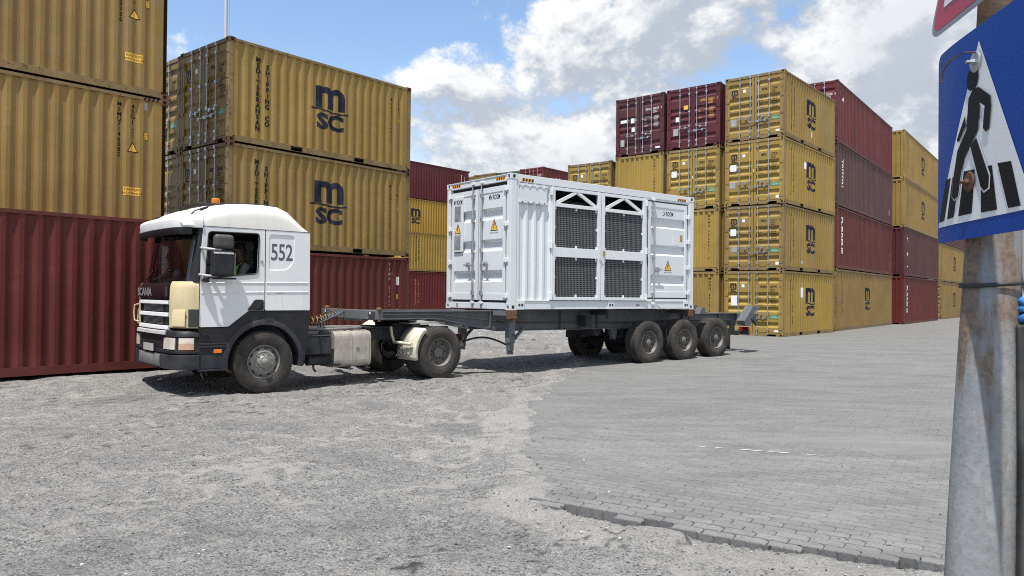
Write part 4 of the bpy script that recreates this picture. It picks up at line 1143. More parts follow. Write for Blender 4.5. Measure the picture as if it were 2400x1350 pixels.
def lockset(parent, axis, s_, H_, zh, sgn):
    """full height rod with cams, guides and a swing handle"""
    P = (lambda s, d, z: (s, d, z)) if axis == 0 else (lambda s, d, z: (d, s, z))
    rod = MB(); rod.cyl(P(s_, -0.022, 0.13), P(s_, -0.022, H_), 0.017, 10)
    r_ = rod.build('lock_rod', GALV, parent, 40)
    for z in (0.36, 1.30, 1.98, H_-0.32):
        g = MB(); g.obox(P(s_, -0.012, z), P(1, 0, 0), P(0, 1, 0), (0, 0, 1), 0.036, 0.024, 0.05); g.build('rod_guide', GALV, r_, bevel=0.006)
    for z in (0.15, H_-0.03):
        g = MB(); g.obox(P(s_, -0.022, z), P(1, 0, 0), P(0, 1, 0), (0, 0, 1), 0.034, 0.030, 0.03); g.obox(P(s_, 0.0, z), P(1, 0, 0), P(0, 1, 0), (0, 0, 1), 0.055, 0.010, 0.015); g.build('cam', WHITE2, r_, bevel=0.004)
    g = MB(); g.bar(P(s_, -0.045, zh), P(s_+sgn*0.30, -0.05, zh+0.02), 0.016, 0.032); g.obox(P(s_+sgn*0.17, -0.02, zh+0.02), P(1, 0, 0), P(0, 1, 0), (0, 0, 1), 0.035, 0.03, 0.055)
    g.cyl(P(s_+sgn*0.17, -0.055, zh+.05), P(s_+sgn*0.17, -0.02, zh+.05), 0.025, 10); g.build('handle', GALV, parent, bevel=0.004)
lockset(lv, 0, 4.48, 2.74, 0.97, 1)
def wside(p, mat, x0, z0, name='lettering', y=0.0285):
    mb = MB(); mb.add([(x+x0, y, z+z0) for x, z in p[0]], p[1]); return mb.build(name, mat, lv, fixn=False)
def wend(p, mat, y0, z0, parent, name='lettering', d=0.0285):
    mb = MB(); mb.add([(d, y0-x, z+z0) for x, z in p[0]], p[1]); return mb.build(name, mat, parent, fixn=False)
BOLTZ = [(0.02, 0.17), (-0.035, 0.085), (-0.002, 0.085), (-0.02, 0.035), (-0.033, 0.045), (-0.026, 0.0), (0.012, 0.03), (-0.004, 0.033), (0.03, 0.105), (0.004, 0.105), (0.045, 0.17)]
def hv_sign(put, s0, z0, w_=0.27):
    put(poly2d([(a, b*1.16) for a, b in tri_sign(w_)]), INK, s0, z0, 'warning_sign', 0)
    put(poly2d([(a*0.80, b*1.16*0.80+w_*0.055) for a, b in tri_sign(w_)]), STK_Y, s0, z0, 'warning_sign', 1)
    put(poly2d([(a*0.8, b*0.8+0.055) for a, b in BOLTZ]), INK, s0, z0, 'lightning_mark', 2)
    put(text2d('HIGH VOLTAGE', 0.042, 0.003, align='CENTER'), INK, s0, z0-0.055, 'lettering', 0)
wside(shift2d(text2d('LV ROOM', 0.155, 0.022, align='CENTER'), 0, 0, 0.60, 1), INK, 5.06, 2.345)
hv_sign(lambda p, m, s, z, n, k: wside(p, m, s, z, n, 0.0285-0.002*k), 5.07, 0.965)
wside(rect2d(0, 0, 0.26, 0.24), plain('faint_sticker', (.70, .71, .72)), 5.20, 1.63, 'sticker')
wside(rect2d(0, 0, 0.10, 0.17), plain('amber_plate', (.35, .22, .05)), 5.53, 1.72, 'id_plate')
for (x0, n_) in ((0.30, 4), (5.40, 4)):
    b = MB(); b.box(x0, x0+0.33, 0.004, 0.008, 2.755, 2.815); hz_ = b.build('hazard_strip', HAZY, wr)
    for k in range(n_):
        b = MB(); b.add([(x0+0.01+k*0.082, 0.002, 2.756), (x0+0.05+k*0.082, 0.002, 2.756), (x0+0.075+k*0.082, 0.002, 2.814), (x0+0.035+k*0.082, 0.002, 2.814)], [(0, 1, 2, 3)]); b.build('hazard_stripe', INK, hz_, fixn=False)
# MV room end
b = MB(); b.box(0.010, 0.11, 0.162, CW-0.162, 2.745, WH-0.008); b.build('door_header', WHITE, wr, bevel=0.006)
b = MB(); b.box(-0.004, 0.12, 0.10, CW-0.10, WH-0.022, WH-0.004); b.build('drip_edge', WHITE, wr)
b = MB(); b.box(0.010, 0.11, 0.162, CW-0.162, 0.012, 0.150); b.build('door_sill', WHITE, wr, bevel=0.006)
b = MB(); b.box(0.10, 0.13, 0.16, CW-0.16, 0.14, 2.75); b.build('backing_panel', BOLT, wr)
b = MB(); b.box(0.088, 0.10, 0.150, CW-0.150, 0.150, 2.745); b.build('door_seal', GASKET, wr)
mv = []
for s0, s1 in ((0.205, 1.150), (1.195, CW-0.205)):
    d = vdoor(wr, s0, s1, 0.205, 2.665, [(0.60, 0.86), (1.27, 1.53), (1.95, 2.21)], 1); mv.append(d)
for k, d in enumerate(mv):
    yy = 0.145 if k == 0 else CW-0.145
    for z in (0.30, 1.06, 1.83, 2.58):
        b = MB(); b.box(-0.022, 0.012, yy-0.06, yy+0.09 if k == 0 else yy+0.06, z-0.04, z+0.04) if k == 0 else b.box(-0.022, 0.012, yy-0.09, yy+0.06, z-0.04, z+0.04)
        b.cyl((-0.018, yy, z-.055), (-0.018, yy, z+.055), 0.018, 8); b.build('hinge', WHITE2, d, bevel=0.004)
lockset(mv[0], 1, 1.03, 2.83, 0.97, -1); lockset(mv[1], 1, 1.36, 2.83, 0.97, 1)
wend(shift2d(text2d('MV ROOM', 0.155, 0.022, align='CENTER'), 0, 0, 0.56, 1), INK, 0.62, 2.39, mv[0])
hv_sign(lambda p, m, s, z, n, k: wend(p, m, s, z, mv[0], n, 0.0285-0.002*k), 0.62, 1.71)
b = MB(); b.box(-0.004, 0.028, 1.775, 2.125, 1.30, 2.56); lp = b.build('louvre_panel', WHITE, mv[1], bevel=0.004)
for z0, z1 in ((2.00, 2.36), (1.35, 1.67)):
    b = MB(); b.box(-0.006, -0.004, 1.85, 2.10, z0, z1); b.build('louvre_back', plain('louvre_grey_%d' % int(z0*10), (.42, .42, .42)), lp)
    for k in range(14):
        z = z0+0.012+(z1-z0-0.02)*k/13.5; b = MB(); b.obox((-0.009, 1.975, z), (0, 1, 0), (0.6, 0, -0.8), (0.8, 0, 0.6), 0.122, 0.006, 0.0015); b.build('louvre', plain('louvre_slat', (.5, .5, .5)) if 'louvre_slat' not in MATS else MATS['louvre_slat'], lp)
wend(shift2d(text2d('MV ROOM', 0.145, 0.022, align='CENTER'), 0, 0, 0.50, 1), INK, 1.96, 2.385, lp, d=-0.0065)
hv_sign(lambda p, m, s, z, n, k: wend(p, m, s, z, lp, n, -0.0065-0.002*k), 1.96, 1.715, 0.24)
for s0 in (0.38, 2.05):
    b = MB(); b.box(0.0065, 0.010, s0-0.16, s0+0.16, 2.79, 2.845); hz_ = b.build('hazard_strip', HAZY, wr)
    for k in range(4):
        b = MB(); yb = s0+0.15-k*0.08; b.add([(0.0055, yb, 2.791), (0.0055, yb-0.04, 2.791), (0.0055, yb-0.065, 2.844), (0.0055, yb-0.025, 2.844)], [(0, 1, 2, 3)]); b.build('hazard_stripe', INK, hz_, fixn=False)
b = MB(); b.box(-0.002, 0.010, 1.95, 2.0, 0.06, 0.12); b.build('earth_lug', GALV, wr)
b = MB(); b.tube([(4.62, 0.0, 0.11), (4.72, -0.01, 0.05), (4.86, -0.02, -0.08), (4.93, -0.02, -0.3), (5.0, 0.0, -0.5), (5.02, 0.02, -0.75)], 0.006, 5); b.build('loose_wire', BOLT, wr)

# ================================================================== wheels
TYRE = plain('tyre_rubber', (0.038, 0.035, 0.033), 0.85, 0, 0.2, 10, 0.3, 0.25, 0.55, (0.095, 0.084, 0.074))
TYREF = plain('tyre_tread', (0.045, 0.043, 0.041), 0.9, 0, 0.2, 14, 0.4, 0.2, 0.6, (0.10, 0.093, 0.086))
RIMD = plain('rim_dusty', (0.16, 0.152, 0.14), 0.6, 0.15, 0.2, 14, 0.2, 0.3, 0.6, (0.15, 0.135, 0.118))
HUBD = plain('hub_dark', (0.10, 0.085, 0.075), 0.7, 0.1, 0.25, 18, 0.2, 0.3, 0.5, (0.14, 0.11, 0.09))
def tyre_mesh(r, wd, grooves_=4, seed=0):
    def f():
        rim_r = 0.285; P = [(rim_r-0.012, 0.05), (rim_r, 0.028), (rim_r+0.035, 0.012), (rim_r+0.05, 0.006), (rim_r+0.075, 0.006), (rim_r+0.10, 0.0), (r-0.085, 0.004), (r-0.055, 0.012), (r-0.03, 0.018), (r-0.012, 0.028), (r-0.002, 0.045)]
        tw = wd-0.09; n = grooves_*2+1
        y = 0.045
        lw = tw/(grooves_+1)
        for k in range(grooves_):
            c = 0.045+lw*(k+1); P += [(r, c-0.012), (r-0.013, c-0.008), (r-0.013, c+0.008), (r, c+0.012)]
        P += [(r-0.002, wd-0.045), (r-0.03, wd-0.018), (r-0.09, wd-0.002), (rim_r+0.06, wd-0.006), (rim_r, wd-0.03)]
        mb = MB(); mb.lathe(P, n=64); me = mb.mesh('tyre')
        # flatten the foot a little
        for v in me.vertices:
            if v.co.z < -(r-0.016): v.co.z = -(r-0.016)+(v.co.z+(r-0.016))*0.15
        # lettering blocks and tread sipes as shallow relief
        return me
    return cached(('tyre', r, wd, grooves_), f)
def sipes(r, wd, seed):
    def f():
        mb = MB()
        for k in range(64):
            a = 2*math.pi*k/64; ca, sa = math.cos(a), math.sin(a)
            for y0, y1 in ((0.030, 0.075), (wd-0.075, wd-0.030)):
                c = Vector((ca*(r-0.003), (y0+y1)/2, sa*(r-0.003))); mb.obox(c, (0, 1, 0), (-sa, 0, ca), (ca, 0, sa), (y1-y0)/2, 0.017, 0.006)
        return mb.mesh('tread_blocks')
    return cached(('sipes', r, wd), f)
def rim_front():
    def f():
        mb = MB()
        mb.lathe([(0.287, 0.055), (0.287, 0.022), (0.276, 0.020), (0.268, 0.045), (0.262, 0.085), (0.245, 0.080), (0.215, 0.045), (0.185, 0.026), (0.168, 0.022), (0.160, 0.030)], n=48)
        mb.lathe([(0.160, 0.030), (0.135, 0.022), (0.115, 0.018), (0.105, -0.005), (0.095, -0.018), (0.060, -0.022), (0.055, -0.045), (0.045, -0.052), (0.0, -0.054)], n=32)
        for k in range(10):
            a = 2*math.pi*k/10; mb.cyl((0.140*math.cos(a), 0.026, 0.140*math.sin(a)), (0.140*math.cos(a), -0.008, 0.140*math.sin(a)), 0.014, 6)
        for k in range(10):
            a = 2*math.pi*(k+.5)/10; c = Vector((0.228*math.cos(a), 0.054, 0.228*math.sin(a)))
            rad = Vector((math.cos(a), 0, math.sin(a))); tg = Vector((-math.sin(a), 0, math.cos(a))); nrm = (Vector((0, -1, 0))+rad*0.75).normalized(); rd = nrm.cross(tg)
            pts = [c+nrm*0.006+tg*0.026*math.cos(q*math.pi/5)+rd*0.016*math.sin(q*math.pi/5) for q in range(10)]
            mb.add(pts, [tuple(range(10))], 1)
        mb.lathe([(0.262, 0.085), (0.262, 0.28)], n=32)
        return mb.mesh('rim')
    return cached('rimf', f)
def rim_deep(dep=0.155, holes=8, kind=0):
    def f():
        mb = MB()
        mb.lathe([(0.287, 0.055), (0.288, 0.022), (0.276, 0.018), (0.268, 0.040), (0.255, 0.060), (0.250, dep-0.03), (0.235, dep-0.005), (0.20, dep), (0.165, dep+0.004)], n=48)
        if kind == 0:
            mb.lathe([(0.165, dep+0.004), (0.13, dep), (0.105, dep-0.005), (0.10, dep-0.06), (0.085, dep-0.075), (0.035, dep-0.078), (0.03, dep-0.09), (0.0, dep-0.092)], n=28)
        else:
            mb.lathe([(0.165, dep+0.004), (0.115, dep), (0.110, dep-0.035), (0.088, dep-0.04), (0.082, dep-0.085), (0.060, dep-0.098), (0.0, dep-0.10)], n=28)
        for k in range(10):
            a = 2*math.pi*k/10; mb.cyl((0.140*math.cos(a), dep+.004, 0.140*math.sin(a)), (0.140*math.cos(a), dep-0.035, 0.140*math.sin(a)), 0.014, 6)
        for k in range(holes):
            a = 2*math.pi*(k+.5)/holes; c = Vector((0.205*math.cos(a), dep-0.0035, 0.205*math.sin(a)))
            mb.add([c+Vector((0.021*math.cos(q*math.pi/6), 0, 0.021*math.sin(q*math.pi/6))) for q in range(12)], [tuple(range(12))], 1)
        mb.lathe([(0.250, dep), (0.250, 0.27)], n=32)
        return mb.mesh('rim')
    return cached(('rimd', dep, holes, kind), f)
def wheel(parent, x, y, z, r, wd, kind, flip=False, spin=0.0, grooves_=4, rimmat=None):
    w_ = empty('wheel', (x, y, z), math.pi if flip else 0, parent); w_.rotation_euler = (0, 0, math.pi if flip else 0)
    ty = mobj('tyre', tyre_mesh(r, wd, grooves_), TYRE, w_, 40)
    tb = mobj('tread_blocks', sipes(r, wd, 0), TYREF, w_); tag(tb, kind='stuff')
    me = {'front': rim_front, 'drive': lambda: rim_deep(0.155, 8, 0), 'trailer': lambda: rim_deep(0.13, 10, 1)}[kind]()
    rm = mobj('rim', me, [rimmat or RIMD, BLACK], w_, 35); rm.rotation_euler = (0, spin, 0)
    return w_

# ================================================================== skeletal trailer
CHG = paint('chassis_grey', (0.115, 0.125, 0.135), var=0.25, streak=0.35, rust=0.05, rough=0.6, dirt=(0.17, 0.155, 0.135), fade=0.15, scale=2.2, spec=0.35)
CHD = paint('chassis_dark', (0.045, 0.048, 0.055), var=0.3, streak=0.4, rust=0.06, rough=0.7, dirt=(0.12, 0.10, 0.085), scale=2.0, spec=0.3)
tz = -0.12
tr = thing('container_trailer', 'grey skeletal container trailer with three axles, hitched behind the white cab', 'trailer', (-0.0388, 15.997, tz), yW)
TZ = 1.325                                     # underside of the load
for yb in (0.62, CW-0.77):
    sidep = [(-3.0, 1.165), (-1.40, 1.165), (0.15, 0.875), (8.85, 0.845), (8.85, 1.185), (6.45, 1.185), (6.30, TZ-0.03), (-3.0, TZ-0.03)]
    b = MB(); b.plate(sidep, [], 1, yb+0.06, yb+0.09); bm_ = b.build('main_beam', CHG, tr)
    def flange(pts, nm='flange'):
        b = MB()
        for (a, z), (a2, z2) in zip(pts[:-1], pts[1:]): b.bar((a, yb+0.075, z), (a2, yb+0.075, z2), 0.15, 0.02, up=(0, 0, 1))
        b.build(nm, CHG, bm_)
    flange([(-3.0, 1.157), (-1.40, 1.157), (0.15, 0.867), (8.85, 0.837)]); flange([(-3.0, TZ-0.022), (6.30, TZ-0.022)]); flange([(6.45, 1.193), (8.85, 1.193)])
    for a in (-0.05, 2.0, 3.2, 6.4, 8.0):
        b = MB(); b.box(a, a+0.015, yb+0.005, yb+0.145, 0.87 if a > 0.2 else 0.93, TZ-0.04 if a < 6.3 else 1.18); b.build('stiffener', CHG, bm_)
for a in (-2.2, -1.0, 1.4, 2.8, 5.0, 6.4, 7.8):
    b = MB(); b.box(a-0.05, a+0.05, 0.75, CW-0.75, 1.02 if a > 0 else 1.19, 1.16 if a > 0 else 1.27); b.build('cross_member', CHD, tr)
# bolsters: front (empty, with twist locks), under the box, rear
b = MB(); b.box(-3.12, -2.98, 0.03, CW-0.03, 1.165, 1.335); fb = b.build('front_bolster', CHG, tr, bevel=0.006)
for y0 in (0.12, 2.18):
    b = MB(); b.box(-3.135, -3.12, y0-0.03, y0+0.20 if y0 < 1 else y0+0.03, 1.19, 1.315); b.build('light_plate', CHD, fb)
    b = MB(); b.box(-3.142, -3.135, y0+0.10 if y0 < 1 else y0-0.02, y0+0.15 if y0 < 1 else y0+0.03, 1.265, 1.31); b.build('marker_light', plain('white_lens_%d' % int(y0*10), (.75, .75, .7), .25), fb)
    b = MB(); b.lathe([(0.055, 0.0), (0.06, 0.02), (0.05, 0.045), (0.02, 0.06), (0.0, 0.062)], (-3.05, y0-0.06 if y0 < 1 else y0+0.12, 1.335), (0, 0, 1), 12); b.cyl((-3.05, y0-.06 if y0 < 1 else y0+.12, 1.13), (-3.05, y0-.06 if y0 < 1 else y0+.12, 1.335), .035, 10); b.build('twist_lock', RUSTM, fb, 40)
b = MB(); b.box(-3.13, -3.10, 0.55, 1.55, 1.12, 1.17); b.build('hose_rack', CHD, fb)
for a in (0.02, 5.90):
    b = MB(); b.box(a, a+0.14, 0.02, 0.62, 1.21, TZ-0.005); b.box(a, a+0.14, CW-0.62, CW-0.02, 1.21, TZ-0.005); bo = b.build('bolster', CHG, tr)
    b = MB(); b.box(a-0.02, a+0.17, 0.0, 0.13, 1.14, TZ-0.003); b.box(a+0.0, a+0.15, -0.02, 0.0, 1.16, 1.18); b.cyl((a+.075, .065, 1.06), (a+.075, .065, 1.14), .035, 10); b.build('twist_lock', RUSTM, bo, bevel=0.004)
for a in (2.95,):
    b = MB(); b.box(a, a+0.12, 0.10, 0.62, 1.20, TZ-0.005); b.box(a+0.02, a+0.10, 0.06, 0.10, 1.10, 1.30); b.build('outrigger', CHD, tr)
b = MB(); b.box(6.25, 6.42, 0.25, CW-0.25, 1.20, 1.30); b.build('load_stop', CHD, tr)
b = MB(); b.plate([(6.36, 1.20), (6.62, 1.20), (6.62, 1.36), (6.50, 1.38)], [], 1, 0.05, 0.25); b.build('guide_wedge', CHG, tr, bevel=0.004)
b = MB(); b.box(8.84, 9.02, 0.10, CW-0.10, 0.98, 1.19); rb = b.build('rear_bolster', CHG, tr, bevel=0.008)
for y0, y1 in ((0.0, 0.26), (CW-0.26, CW)):
    b = MB(); b.plate([(8.30, 1.00), (8.34, 0.86), (8.62, 0.84), (8.62, 1.02), (8.82, 1.30), (9.02, 1.30), (9.02, 1.40), (8.70, 1.42), (8.52, 1.22)], [], 1, y0, y1); b.build('corner_guide', CHG, rb, bevel=0.006)
    b = MB(); b.plate([(8.58, 1.08), (8.86, 0.86), (8.86, 1.02), (8.70, 1.16)], [], 1, y0-0.02, y0+0.05); b.box(8.80, 9.05, y0+0.02, y1-0.02, 1.29, 1.37); b.build('twist_lock', CHD, rb, bevel=0.004)
b = MB(); b.box(8.55, 8.62, y0+.02, y0+.08, 1.42, 1.50); b.build('marker_light', plain('clear_lens', (.8, .8, .75), .2), rb)
b = MB(); b.box(8.60, 8.68, 0.10, CW-0.10, 0.60, 0.70); b.box(8.5, 8.62, 0.55, 0.65, 0.60, 0.98); b.box(8.5, 8.62, CW-.65, CW-.55, 0.60, 0.98); b.build('underrun_bar', CHD, tr)
for y0 in (0.15, CW-0.45):
    b = MB(); b.box(8.69, 8.72, y0, y0+0.30, 0.70, 0.82); b.build('tail_lamp', plain('tail_red_%d' % int(y0), (.30, .02, .02), .25), tr)
# landing gear
for y0 in (0.30, CW-0.34):
    b = MB(); b.box(0.17, 0.33, y0-0.075, y0+0.085, 0.62, 1.21); lg_ = b.build('landing_leg', CHG, tr, bevel=0.01)
    b = MB(); b.box(0.19, 0.31, y0-0.055, y0+0.065, 0.44, 0.62); b.build('inner_leg', CHG, lg_, bevel=0.006)
    b = MB(); b.lathe([(0.0, 0.0), (0.07, 0.0), (0.075, 0.02), (0.06, 0.06), (0.0, 0.06)], (0.25, y0+.005, 0.375), (0, 0, 1), 16); b.build('foot', CHD, lg_, 40)
    b = MB(); b.bar((0.32, y0+.005, 0.66), (0.62, y0+.005, 0.93), 0.06, 0.05); b.build('brace', CHG, lg_)
b = MB(); b.tube([(0.25, 0.38+k*0.12, 0.56+0.13*math.sin(math.pi*k/14)) for k in range(15)], 0.022, 8); b.build('cross_shaft', CHD, tr, 40)
b = MB(); b.tube([(0.25, 0.22, 0.80), (0.25, 0.12, 0.80), (0.25, 0.12, 0.72), (0.25, 0.06, 0.72)], 0.012, 6); b.build('crank', CHD, tr)
b = MB(); b.box(-2.75, -1.75, 0.70, CW-0.70, 1.125, 1.155); b.cyl((-1.75, CW/2, 1.0), (-1.75, CW/2, 1.13), .045, 12); b.build('coupling_plate', CHD, tr)
# axles, suspension and wheels
AX = (4.40, 5.75, 7.09)
for a in AX:
    gz = float(gbase(*(Vector((-0.0388, 15.997, 0))+uW*a)[:2]))-tz
    b = MB(); b.cyl((a, 0.25, gz+0.53), (a, CW-0.25, gz+0.53), 0.065, 14); b.cyl((a, 0.36, gz+.53), (a, 0.52, gz+.53), .20, 20); b.cyl((a, CW-.52, gz+.53), (a, CW-.36, gz+.53), .20, 20); b.build('axle', CHD, tr, 40)
    for y0 in (0.70, CW-0.70):
        b = MB()
        for k in range(5): b.bar((a-0.48+k*0.03, y0, gz+0.62+k*0.014), (a+0.48-k*0.03, y0, gz+0.62+k*0.014), 0.075, 0.013)
        b.build('leaf_spring', CHD, tr)
        b = MB(); b.plate([(a-0.72, 0.87), (a-0.48, 0.87), (a-0.54, 0.58), (a-0.64, 0.58)], [], 1, y0-0.06, y0+0.06); b.build('hanger', CHG, tr, bevel=0.004)
    wheel(tr, a, 0.0, gz+0.522, 0.53, 0.37, 'trailer', spin=a*1.7, grooves_=5)
    wheel(tr, a, CW, gz+0.522, 0.53, 0.37, 'trailer', flip=True, spin=a, grooves_=5)
for y0, y1 in ((CW-0.42, CW-0.02),):
    b = MB()
    rg = [[(4.40+0.60*math.cos(t_), y, 0.60+0.60*math.sin(t_)) for y in (y0, y1)] for t_ in [math.pi*(0.82+0.03*q) for q in range(8)]]
    b.loft(rg); b.build('mudguard', CHD, tr)
b = MB(); b.cyl((3.4, 0.85, 0.80), (3.4, 1.6, 0.80), 0.14, 18); b.build('air_tank', CHD, tr, 40)
b = MB(); b.box(2.55, 2.75, 0.35, 0.62, 0.92, 1.18); b.build('valve_box', CHD, tr, bevel=0.01)
b = MB(); b.box(0.62, 0.70, 0.675, 0.680, 0.99, 1.06); b.build('reflector', plain('lens_amber_small', (.35, .25, .2)), tr)

for a in AX:
    for y0 in (0.92, CW-0.92):
        b = MB(); b.lathe([(0, 0), (0.07, 0.0), (0.085, 0.03), (0.085, 0.10), (0.07, 0.13), (0.03, 0.14), (0.03, 0.22), (0, .22)], (a+0.16, y0, 0.62), (0.9, 0, 0.25), 16); b.build('brake_chamber', CHD, tr, 40)
        b = MB(); b.tube([(a+0.30, y0, 0.70), (a+0.34, y0+0.08, 0.80), (a+0.2, y0+0.1, 0.95), (a-0.1, CW/2, 1.0)], 0.011, 6); b.build('air_line', BOLT, tr)
b = MB(); b.tube([(-2.9, 0.58, 1.24), (-1.3, 0.585, 1.22), (0.3, 0.585, 1.05), (2.5, 0.585, 1.02), (4.0, 0.60, 1.0), (6.2, 0.6, 1.02), (8.5, 0.6, 1.0)], 0.012, 6); b.build('air_line', BOLT, tr)
for y0 in (0.06, CW-0.40):
    b = MB(); b.box(7.72, 7.735, y0, y0+0.34, 0.22, 0.80); b.build('mud_flap', BOLT, tr)

# ================================================================== tractor unit
yT = R(41.2); uT, vT = uv(yT); TP = Vector((-4.17, 12.84, -0.15))
tk = thing('tractor_unit', 'white truck cab numbered 552 with a cream corner panel and black bumper', 'truck', TP, yT)
CABW = paint('cab_white', (0.72, 0.735, 0.75), var=0.06, streak=0.26, rust=0.0, rough=0.32, dirt=(0.42, 0.38, 0.32), bump=0.05, spec=0.5, scale=1.5)
CREAM = paint('cream_plastic', (0.56, 0.465, 0.285), var=0.12, streak=0.30, rust=0.0, rough=0.5, dirt=(0.30, 0.23, 0.13), bump=0.06, scale=2)
ROOFW = paint('roof_offwhite', (0.79, 0.775, 0.735), var=0.07, streak=0.25, rust=0.0, rough=0.4, dirt=(0.40, 0.33, 0.24), bump=0.05)
BPL = plain('black_plastic', (0.013, 0.014, 0.018), 0.5, 0, 0.3, 6, 0.15, 0.35, 0.22, (0.060, 0.057, 0.054))
BPN = plain('navy_plastic', (0.020, 0.023, 0.032), 0.55, 0, 0.3, 8, 0.15, 0.3, 0.40, (0.085, 0.080, 0.076))
GLOSS = plain('gloss_black', (0.015, 0.011, 0.014), 0.16, 0, 0.1)
CABIN = plain('cabin_dark', (0.035, 0.033, 0.032), 0.75)
DASH = plain('dash_grey', (0.075, 0.072, 0.07), 0.7)
CURT = plain('curtain_grey', (0.33, 0.37, 0.40), 0.8)
ALU = plain('dusty_aluminium', (0.46, 0.43, 0.38), 0.42, 0.45, 0.18, 6, 0.1, 0.4, 0.45, (0.36, 0.32, 0.26))
AMBER = plain('amber_lens', (0.75, 0.20, 0.02), 0.25)
LENS = plain('clear_headlamp', (0.62, 0.57, 0.50), 0.18, 0.1, 0.15, 10)
HOSE = plain('hose_black', (0.03, 0.03, 0.03), 0.6); HOSEO = plain('hose_orange', (0.55, 0.22, 0.03), 0.5); HOSEG = plain('hose_grey', (.16, .16, .155), .7)
gl, t = newmat('windscreen_glass')
fr = t.n('ShaderNodeFresnel', IOR=1.5); tr_ = t.n('ShaderNodeBsdfTransparent', Color=(0.62, 0.66, 0.66)); go = t.n('ShaderNodeBsdfGlossy', Roughness=0.03, Color=(1, 1, 1))
mx_ = t.n('ShaderNodeMixShader'); t.set(mx_.inputs[0], t.math('ADD', t.math('MULTIPLY', fr.outputs[0], 0.8), 0.03)); t.t.links.new(tr_.outputs[0], mx_.inputs[1]); t.t.links.new(go.outputs[0], mx_.inputs[2])
t.n('ShaderNodeOutputMaterial', Surface=mx_.outputs[0])
YC = 1.22
def mir(p): return (p[0], 2*YC-p[1])
def path(half): return [Vector(p) for p in half]+[Vector(mir(p)) for p in reversed(half[:-1])]
def dense(pts, n=60):
    d = [0]
    for a, b_ in zip(pts[:-1], pts[1:]): d.append(d[-1]+(b_-a).length)
    out = []
    for k in range(n+1):
        s = d[-1]*k/n; i = max(j for j in range(len(d)) if d[j] <= s+1e-9); i = min(i, len(pts)-2)
        out.append(pts[i].lerp(pts[i+1], (s-d[i])/(d[i+1]-d[i])))
    for _ in range(2): out = [out[0]]+[(out[k-1]+out[k]*2+out[k+1])/4 for k in range(1, len(out)-1)]+[out[-1]]
    return out
def shell(mb, pts, prof, thick=0.025, mi=0):
    """wall following plan path pts with vertical profile [(z, outward offset)]"""
    n = len(pts); rings = []
    for i, p in enumerate(pts):
        tg = (pts[min(i+1, n-1)]-pts[max(i-1, 0)]).normalized(); out = Vector((-tg.y, tg.x))*-1
        if out.dot(p-Vector((0.0, YC))) < 0: out = -out
        ring = [(p.x+out.x*o, p.y+out.y*o, z) for z, o in prof]+[(p.x+out.x*(o-thick), p.y+out.y*(o-thick), z) for z, o in reversed(prof)]
        rings.append(ring)
    mb.loft(rings, closed=True, cap=True, mi=mi)
CABP = dense(path([(-1.075, 0.022), (-1.2, 0.06), (-1.30, 0.16), (-1.37, 0.29), (-1.405, 0.44), (-1.425, 0.8), (-1.435, YC)]), 72)
BUMP = dense(path([(-1.06, 0.012), (-1.2, 0.02), (-1.30, 0.06), (-1.39, 0.16), (-1.44, 0.32), (-1.46, 0.6), (-1.47, YC)]), 72)
def sub(pts, f): return [p for p in pts if f(p)]
